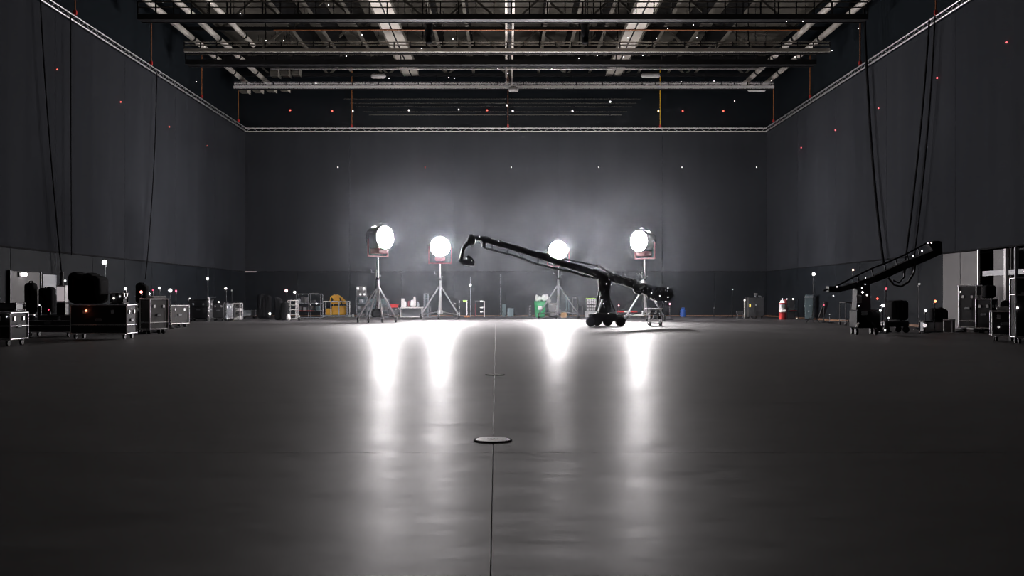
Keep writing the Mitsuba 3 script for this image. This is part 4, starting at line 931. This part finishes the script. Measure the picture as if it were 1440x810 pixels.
for i, (x, y, r) in enumerate(((755, 416, 0.09), (759, 418.5, 0.11), (765, 416.5, 0.13), (769, 415.5, 0.10), (772, 422.5, 0.10))):
    w_ = ('smallest white sack on the left edge of the green bin', 'white sack in front among those on the green bin', 'largest white sack in the middle of the green bin', 'white sack rising highest on the right of the green bin', 'white sack resting on the covered grey bin')[i]
    zb = zt3 + 0.035 if i < 4 else Z(426, 47.5)
    solo('sack', hull(np.vstack([ball((0, 0, z), r * q, 1).vertices for z, q in ((r, 1.0), (max(r, Z(y, 47.4) - zb), 0.72))])), 'white_paint', w_, 'sack', (X(x, 47.5), 47.5 + 0.13 * (i % 2), zb), smooth=60)
loc, P = at_px(779, 47.6)
k = thing('covered_bin', 'grey fabric-covered bin beside the green one', 'bin', (loc[0], 47.5, 0))
part(k, 'body', cbox(-0.26, 0.26, 0, 0.5, 0.03, Z(426, 47.6) - 0.035, 0.06), 'grey_panel')
part(k, 'top_rim', cbox(-0.28, 0.28, -0.02, 0.52, Z(426, 47.6) - 0.035, Z(426, 47.6), 0.012), 'white_paint')
for s in (-1, 1): part(k, 'foot', box(s * 0.2 - 0.03, s * 0.2 + 0.03, 0.1, 0.4, 0, 0.035), 'rubber')
k = solo('cardboard_box', cbox(-0.13, 0.13, 0, 0.3, 0.0, 0.24, 0.008), 'tan', 'tan cardboard box on the floor under the lamp stand by the green bin', 'box', (X(793, 46.9), 46.9, 0))
k, P, w, h = frame_cart('tall clear-tube frame right of the tan box', 805.5, 812, 417.5, 444.5, 0.3, shelves=(0.45, 0.95), mat='grey_panel', casters=False, name='tube_stand', cat_='stand', Y=47.6, pr_=0.016)
k, P, w, h = frame_cart('low clear-tube frame next to the pale crate stack', 813, 819.5, 430.5, 444, 0.3, mat='grey_panel', casters=False, name='tube_stand', cat_='stand', Y=47.8, pr_=0.012)
k, P, w, h = frame_cart('thin tall frame behind the lamp stand legs', 796.5, 800, 417, 444, 0.2, mat='teal_grey', casters=False, name='tube_stand', cat_='stand', Y=48.4, pr_=0.014)
loc, P = at_px(831.5, 46.6)
k = thing('crate_stack', 'stack of pale slatted crates with a green top edge, left of the crane column', 'crate stack', (loc[0], 46.6, 0))
part(k, 'base_crate', cbox(-0.27, 0.27, 0, 0.5, 0.02, Z(437.5, 46.6), 0.03), 'white_paint')
for i in range(4):
    z0, z1 = Z(437, 46.6) + i * 0.142, Z(437, 46.6) + (i + 1) * 0.142 - 0.012
    c = part(k, 'crate', box(-0.21, 0.21, 0.03, 0.46, z0, z1), 'grey_panel')
    for j in range(4): part(c, 'slat', box(-0.21 + j * 0.11, -0.21 + j * 0.11 + 0.09, 0.015, 0.03, z0 + 0.015, z1 - 0.015), 'white_paint')
part(k, 'top_edge', box(-0.22, 0.22, 0.0, 0.48, Z(437, 46.6) + 0.568, Z(437, 46.6) + 0.60), 'lime', 'green top edge')
loc, P = at_px(882, 46.8)
k = thing('barrier_rail', 'red and white striped barrier rail behind the crane base', 'barrier', (loc[0], 46.8, 0))
for i in range(6):
    x0, x1 = P(868 + i * 4.7, 0)[0], P(868 + (i + 1) * 4.7, 0)[0]
    part(k, 'stripe', box(x0, x1 - 0.003, -0.02, 0.02, Z(439.3, 46.8), Z(437.0, 46.8)), 'red' if i in (0, 1, 4, 5) else 'white_paint')
for x in (869, 895): part(k, 'post', box(P(x, 0)[0] - 0.02, P(x, 0)[0] + 0.02, -0.01, 0.03, 0, Z(436, 46.8)), 'dark_steel')
k, P, w, h = frame_cart('low white platform dolly behind the lamp stand nearest the counterweight', 885, 905, 442.5, 446, 0.6, mat='white_paint', Y=45.0, name='platform_dolly', cat_='dolly', pr_=0.022)
part(k, 'deck', cbox(-w / 2, w / 2, 0, 0.6, h - 0.01, h + 0.03, 0.01), 'white_paint')
light_pole('slim post with a small red bulb right of the crane base', 870.2, 431, 40.0, 0.035, (5, 1.3, 1.6), 'grey_panel', tripod=False)
light_pole('slim post with a small red bulb right of the cage cart', 942, 428.5, 42.0, 0.035, (5, 1.3, 1.6), 'grey_panel', tripod=False)
loc, P = at_px(961, 49.2)
k = thing('plastic_drum', 'blue plastic drum standing alone by the far wall', 'drum', (loc[0], 49.3, 0))
part(k, 'body', lathe([(0, 0), (0.12, 0), (0.14, 0.03), (0.14, 0.30), (0.12, 0.34), (0.05, 0.38), (0.05, 0.43), (0, 0.43)], 18), 'blue', smooth=40)
part(k, 'handle', tube([(-0.08, 0, 0.36), (-0.06, 0, 0.45), (0.06, 0, 0.45), (0.08, 0, 0.36)], 0.018), 'blue')
light_pole('thin dark stand with a faint bulb, left of the dark cabinet', 1030, 408.5, 47.0, 0.035, (0.6, 0.65, 0.7), 'black_paint', py_light=407)
loc, P = at_px(1004, 48.8)
k = thing('floor_light', 'single faint floor light between the blue drum and the thin stand', 'light', (loc[0], 48.8, 0)); part(k, 'stem', rod((0, 0, 0), (0, 0, Z(434, 48.8)), 0.02, 6), 'dark_steel'); dot(k, (0, 0, Z(433, 48.8)), 0.03, (0.5, 0.5, 0.5))

# right corner group
loc, P = at_px(1061, 45.6)
k = thing('equipment_cabinet', 'dark cabinet with a yellow tag and pale gear on top, beside the bright post', 'cabinet', (loc[0], 45.6, 0))
part(k, 'body', cbox(P(1051, 0)[0], P(1075, 0)[0], 0, 0.6, 0.1, Z(418.5, 45.6), 0.015), 'case_panel')
for s in (-1, 1): part(k, 'door', cbox(0.02 if s > 0 else -0.31, 0.43 if s > 0 else 0.0, -0.02, 0.0, 0.14, Z(420, 45.6), 0.006), 'case_panel')
part(k, 'edge', box(P(1051, 0)[0] - 0.02, P(1052.5, 0)[0], -0.03, 0.0, 0.06, Z(418, 45.6)), 'grey_panel')
part(k, 'tag', cbox(P(1053.3, 0)[0], P(1055.7, 0)[0], -0.04, -0.02, Z(432, 45.6), Z(427.5, 45.6), 0.004), 'yellow', 'yellow tag', emit=(0.75, 0.68, 0.22))  # tag brightness put in as its own glow
for x in (1053, 1058, 1064, 1072): part(k, 'caster', CASTER, None, at=(P(x, 0)[0], 0.08, 0))
dot(k, P(1063, 429, -0.04), 0.04, (0.25, 0.26, 0.28))
loc2 = (X(1064, 45.8), 45.8, Z(418.5, 45.6) + 0.012)
k = thing('camera_rig', 'pale camera body with a matte box resting on the dark cabinet', 'camera', loc2)
part(k, 'body', cbox(-0.08, 0.2, -0.1, 0.12, 0.0, 0.08, 0.02), 'grey_paint'); part(k, 'handle_box', cbox(-0.11, 0.03, -0.08, 0.1, 0.085, 0.2, 0.02), 'grey_panel'); part(k, 'lens', rod((-0.02, -0.2, 0.05), (-0.02, -0.1, 0.05), 0.04, 12), 'dark_steel')
loc, P = at_px(1047, 45.0)
k = thing('bright_post', 'bright white post in front of the dark cabinet', 'post', (loc[0], 45.0, 0))
part(k, 'post', rod((0, 0, 0.02), (0, 0, Z(421, 45)), 0.026, 8), 'white_paint', smooth=50); part(k, 'foot', lathe([(0, 0), (0.12, 0), (0.12, 0.02), (0, 0.03)], 14), 'dark_steel'); part(k, 'cap', ball((0, -0.01, Z(422, 45)), 0.045, 1), 'white_paint', emit=(1.6, 1.6, 1.6))  # post cap made bright by a glow of its own
loc, P = at_px(1041.5, 45.2)
k = thing('folding_chair', 'small folding chair left of the bright white post', 'chair', (loc[0], 45.2, 0))
part(k, 'seat', cbox(-0.13, 0.13, 0, 0.26, 0.17, 0.2, 0.008), 'case_panel'); part(k, 'backrest', cbox(-0.13, 0.13, 0.24, 0.27, 0.22, 0.34, 0.008), 'case_panel')
for sx in (-1, 1):
    part(k, 'leg', rod((sx * 0.13, 0, 0), (sx * 0.13, 0.26, 0.34), 0.012, 6), 'grey_paint'); part(k, 'leg', rod((sx * 0.13, 0.26, 0), (sx * 0.13, 0.0, 0.18), 0.012, 6), 'grey_paint')
loc, P = at_px(1100, 43.0)
k = thing('barrel_stack', 'red and white stacked canisters with a shining dome on top', 'canister stack', (loc[0], 43.0, 0))
W = 4.3 * 43 / 1400
for i, (ya_, yb_, m) in enumerate(((449, 439.5, 'red'), (439, 434.8, 'white_paint'), (434.5, 428, 'white_paint'), (427.5, 426, 'red'))):
    part(k, 'canister', lathe([(0, Z(ya_, 43) if i else 0.0), (W, Z(ya_, 43) if i else 0.0), (W * 1.04, (Z(ya_, 43) + Z(yb_, 43)) / 2), (W, Z(yb_, 43)), (0, Z(yb_, 43))], 20), m, smooth=40)
part(k, 'dome', lathe([(0, Z(426, 43)), (W * 0.8, Z(426, 43)), (W * 0.6, Z(423, 43)), (0, Z(421.5, 43))], 18), 'white_paint', 'shining white dome', smooth=60, emit=(1.0, 0.96, 0.94))  # dome shine put in as its own glow
part(k, 'band', lathe([(W * 1.02, Z(438, 43)), (W * 1.12, Z(437.8, 43)), (W * 1.12, Z(435.8, 43)), (W * 1.02, Z(435.6, 43))], 20), 'white_paint', emit=(0.55, 0.53, 0.52))  # band likewise given its own glow
part(k, 'side_board', box(W * 1.15, W * 1.5, -0.05, 0.3, 0, Z(421, 43)), 'maroon', 'dark red side board')
for (x, y, r) in ((1099, 420.5, 0.04), (1095.5, 426, 0.025), (1105.5, 420.5, 0.035)): dot(k, P(x, y, -0.12), r, (2, 2, 2))
k, P, w, h = frame_cart('dark open rack with a red shelf edge beside the canister stack', 1107, 1122, 420.5, 449, 0.5, shelves=(0.4,), mat='dark_steel', name='gear_rack', cat_='rack', Y=43.4, casters=False, panels='case_panel')
part(k, 'red_bar', cbox(P(1111, 0)[0], P(1120, 0)[0], -0.03, 0.0, Z(437.4, 43.4), Z(436, 43.4), 0.005), 'red'); part(k, 'pale_box', cbox(P(1107.5, 0)[0], P(1110.5, 0)[0], -0.02, 0.15, Z(433, 43.4), Z(429, 43.4), 0.01), 'teal_grey')
for (x, y, r, c) in ((1115, 420.5, 0.05, (2.6, 2.6, 2.6)), (1120, 448, 0.04, (0.6, 0.6, 0.6))): dot(k, P(x, y, -0.04), r, c)
loc, P = at_px(1137.5, 42.0)
k = thing('locker', 'grey-green upright locker near the far end of the wall at right', 'locker', (loc[0], 42.0, 0), math.radians(-24))
hl = Z(414.5, 42.0)
part(k, 'body', cbox(-0.17, 0.17, 0, 0.4, 0.04, hl, 0.015), 'teal_grey'); part(k, 'door', cbox(-0.15, 0.15, -0.02, 0.0, 0.08, hl - 0.16, 0.006), 'teal_grey'); part(k, 'top_band', cbox(-0.19, 0.19, -0.025, 0.41, hl - 0.13, hl - 0.06, 0.01), 'grey_paint'); part(k, 'plinth', box(-0.16, 0.16, 0.02, 0.38, 0, 0.045), 'dark_steel')
for (x, z, r) in ((-0.18, 0.55, 0.03), (0.05, 0.56, 0.03), (0.0, 0.34, 0.035), (0.08, 0.12, 0.03)): dot(k, (x, -0.04, hl * z), r, (0.3, 0.33, 0.35))
loc, P = at_px(1157, 37.6)
k = thing('leaning_board', 'dull grey board leaning against the wall at right', 'board', (loc[0], 37.6, 0))
part(k, 'board', hull([P(x, y, d) for x, y in ((1151, 446.5), (1159, 446.5), (1165.5, 425), (1159, 424)) for d in (0.0, 0.05)] + [P(1155, 446.8, 0.05)]), 'grey_panel'); part(k, 'rib', bar(P(1155, 446, -0.02), P(1162, 425, -0.02), 0.04, 0.03), 'case_panel')
light_pole('short stand with a dim red bulb beside the leaning board', 1158.5, 430, 36.9, 0.03, (1.2, 0.15, 0.25), 'black_paint', tripod=False)
light_pole('short stand with two small bulbs, in front of the leaning board', 1166.5, 443, 36.6, 0.02, (0.5, 0.5, 0.5), 'grey_paint', tripod=False)
for (px, py, Y, r, c, w) in ((1143.5, 385.5, 36.6, 0.06, (5, 5, 4.8), 'round white lamp high on a thin stand by the wall at right'), (1199, 379.5, 33.0, 0.036, (6, 2.2, 1.6), 'small warm red bulb on a tall thin stand above the parked crane')):
    light_pole(w, px, py + 2, Y, r, c, 'black_paint', py_light=py, pr_=0.01)

loc, P = at_px(350, YB - 0.1)
k = thing('strip_light', 'thin pinkish strip light on the ledge by the far corner at left', 'light', loc)
part(k, 'tube', rod(P(338, 382.2), P(361, 382.4), 0.025, 8), 'black_paint', emit=(0.42, 0.34, 0.35))
part(k, 'tray', box(P(337, 0)[0], P(362, 0)[0], -0.03, 0.04, P(0, 383.4)[2], P(0, 383)[2]), 'dark_steel')

# ---- around the parked crane and along the wall at right
k, P, w, h = frame_cart('silver frame cart behind the parked crane', 1189, 1206, 425.5, 456, 0.6, mat='grey_panel', Y=33.5, shelves=(0.12,))
loc, P = at_px(1262, 26.2)
k = thing('low_cart', 'long low black cart with a heap of cloth, beside the parked crane', 'cart', (loc[0], 26.2, 0))
w = 34 * 26.2 / 1400
part(k, 'deck', cbox(-w / 2, w / 2, 0, 0.7, 0.16, Z(451, 26.2), 0.03), 'black_paint'); part(k, 'front_rail', rod((-w * 0.38, -0.02, Z(450.5, 26.2)), (w * 0.1, -0.02, Z(450.5, 26.2)), 0.016, 8), 'alu', smooth=50)
for x in (-1, 1):
    for y in (0.08, 0.6): wheel(k, (x * w * 0.4, y, 0.09), 0.09, 0.07)
for (x, y, r) in ((1248, 447, 0.03), (1243, 463.5, 0.035)): dot(k, P(x, y, -0.08), r, (1.6, 1.6, 1.6))
bag('heap of black cloth piled on the long low cart', 1247, 1276, 422, 451, 26.58, 0.26, zb=Z(451, 26.2) + 0.004, lumps=4, seed=21, name='cloth_heap', cat_='cloth heap', handle=False)
light_pole('short stand with a white bulb by the black cloth heap', 1241, 431, 26.0, 0.045, (5, 5, 5), 'black_paint', py_light=429.6, tripod=False)
light_pole('short stand with a dim red bulb right of the parked crane column', 1245.5, 407, 27.0, 0.03, (1.8, 0.2, 0.3), 'grey_paint', py_light=406, tripod=False)
flight_case('low grey chest standing on the floor right of the low cart', 1322, 26.8, 0.78, 0.4, 0.28, mat='grey_paint', trim='dark_steel', casters=False, rotz=-8, latch=False)
flight_case('small pale-edged box at the end of the low grey chest', 1337.5, 26.3, 0.2, 0.22, 0.34, mat='grey_panel', casters=False, rotz=-40, latch=False, tr=0.016)
bag('dark crumpled covers lying on the low grey chest', 1306, 1334, 434, 451, 26.95, 0.14, zb=0.285, lumps=4, seed=22, name='cloth_heap', cat_='cloth heap', handle=False)
loc, P = at_px(1300.5, 26.0)
k = thing('floor_lamp', 'small round pale lamp on the floor left of the low grey chest', 'lamp', (loc[0], 26.0, 0))
part(k, 'bulb', ball((0, 0, Z(457.5, 26)), 0.05, 2), 'black_paint', emit=(0.8, 0.72, 0.72)); part(k, 'stem', rod((0, 0.02, 0), (0, 0.02, Z(457.5, 26)), 0.02, 8), 'black_paint'); part(k, 'foot', cbox(-0.1, 0.1, -0.06, 0.1, 0, 0.025, 0.008), 'black_paint')
for (px, py, Y, r, c, w) in ((1314.2, 423.6, 26.6, 0.035, (6, 0.9, 0.4), 'red bulb glowing on a thin stand above the low chest'), (1301, 436.6, 26.4, 0.035, (5, 5, 5), 'white bulb on a thin stand left of the low chest'), (1352, 424.8, 27.75, 0.035, (6, 0.6, 1.2), 'pink-red bulb on a thin stand left of the tall flight case'), (1350, 410.5, 27.0, 0.025, (1.2, 1.2, 1.2), 'faint white bulb against the pale bay panel'), (1292, 399.5, 29.2, 0.035, (0.35, 0.35, 0.35), 'dull grey bulb on a thin stand below the crane arm')):
    light_pole(w, px, py + 1.5, Y, r, c, 'black_paint', py_light=py, tripod=False, pr_=0.01)
flight_case('tall narrow flight case with silver edges in front of the pale bay panel', 1367, 26.9, 0.52, 0.24, 1.12, rotz=-58, bands=(0.15,), tr=0.017)
flight_case('medium flight case with a bright lid edge, right of the tall one', 1391, 26.0, 0.42, 0.28, 0.76, rotz=-56, tr=0.015)
bag('black bag piled on the medium flight case', 1381, 1401, 401, 420, 26.14, 0.13, zb=0.92, lumps=3, seed=23)
flight_case('square wheeled flight case with a white bundle on its lid', 1418, 20.95, 0.46, 0.42, 0.50, rotz=-20, tr=0.015, fittings=((-0.25, 0.35, 0.03, (0.5, 0.48, 0.48)),))
ztc = 0.13 + 0.50 + 0.015
solo('white_bundle', hull(np.vstack([ball((x, 0, 0.045), r, 1).vertices for x, r in ((-0.14, 0.04), (0.05, 0.045), (0.13, 0.03))])), 'white_paint', 'white rolled bundle on the lid of the square wheeled case', 'bundle', (X(1413, 21.1), 21.1, ztc), smooth=60)
bag('black box bag behind the white bundle on the square wheeled case', 1405, 1426, 424, 437, 21.35, 0.1, zb=ztc, lumps=2, seed=24)
flight_case('tallest flight case, cut by the picture edge beyond the square wheeled case', 1452, 19.8, 0.52, 0.4, 1.18, rotz=-12, bands=(0.72,), tr=0.018, fittings=((-0.46, 0.5, 0.03, (1.6, 1.5, 1.5)),))

# ---- covers let into the floor
def floor_cover(px, py, r, label, mat):
    Y = depth(py)
    k = thing('floor_cover', label, 'cover', (X(px, Y), Y, 0))
    part(k, 'ring', lathe([(r * 0.9, 0.0005), (r, 0.0005), (r, 0.006), (r * 0.9, 0.006)], 40), 'black_matte')
    part(k, 'plate', lathe([(0, 0.0005), (r * 0.89, 0.0005), (r * 0.89, 0.0055), (r * 0.86, 0.0075), (0, 0.0075)], 40), mat)
    part(k, 'key_slot', box(-r * 0.3, r * 0.3, -0.006, 0.006, 0.0075, 0.009), 'dark_steel')


floor_cover(693, 619, 0.122, 'round metal cover let into the floor joint, nearest the camera', 'alu')
floor_cover(696, 527, 0.115, 'dark round cover let into the floor joint, farther away', 'dark_steel')
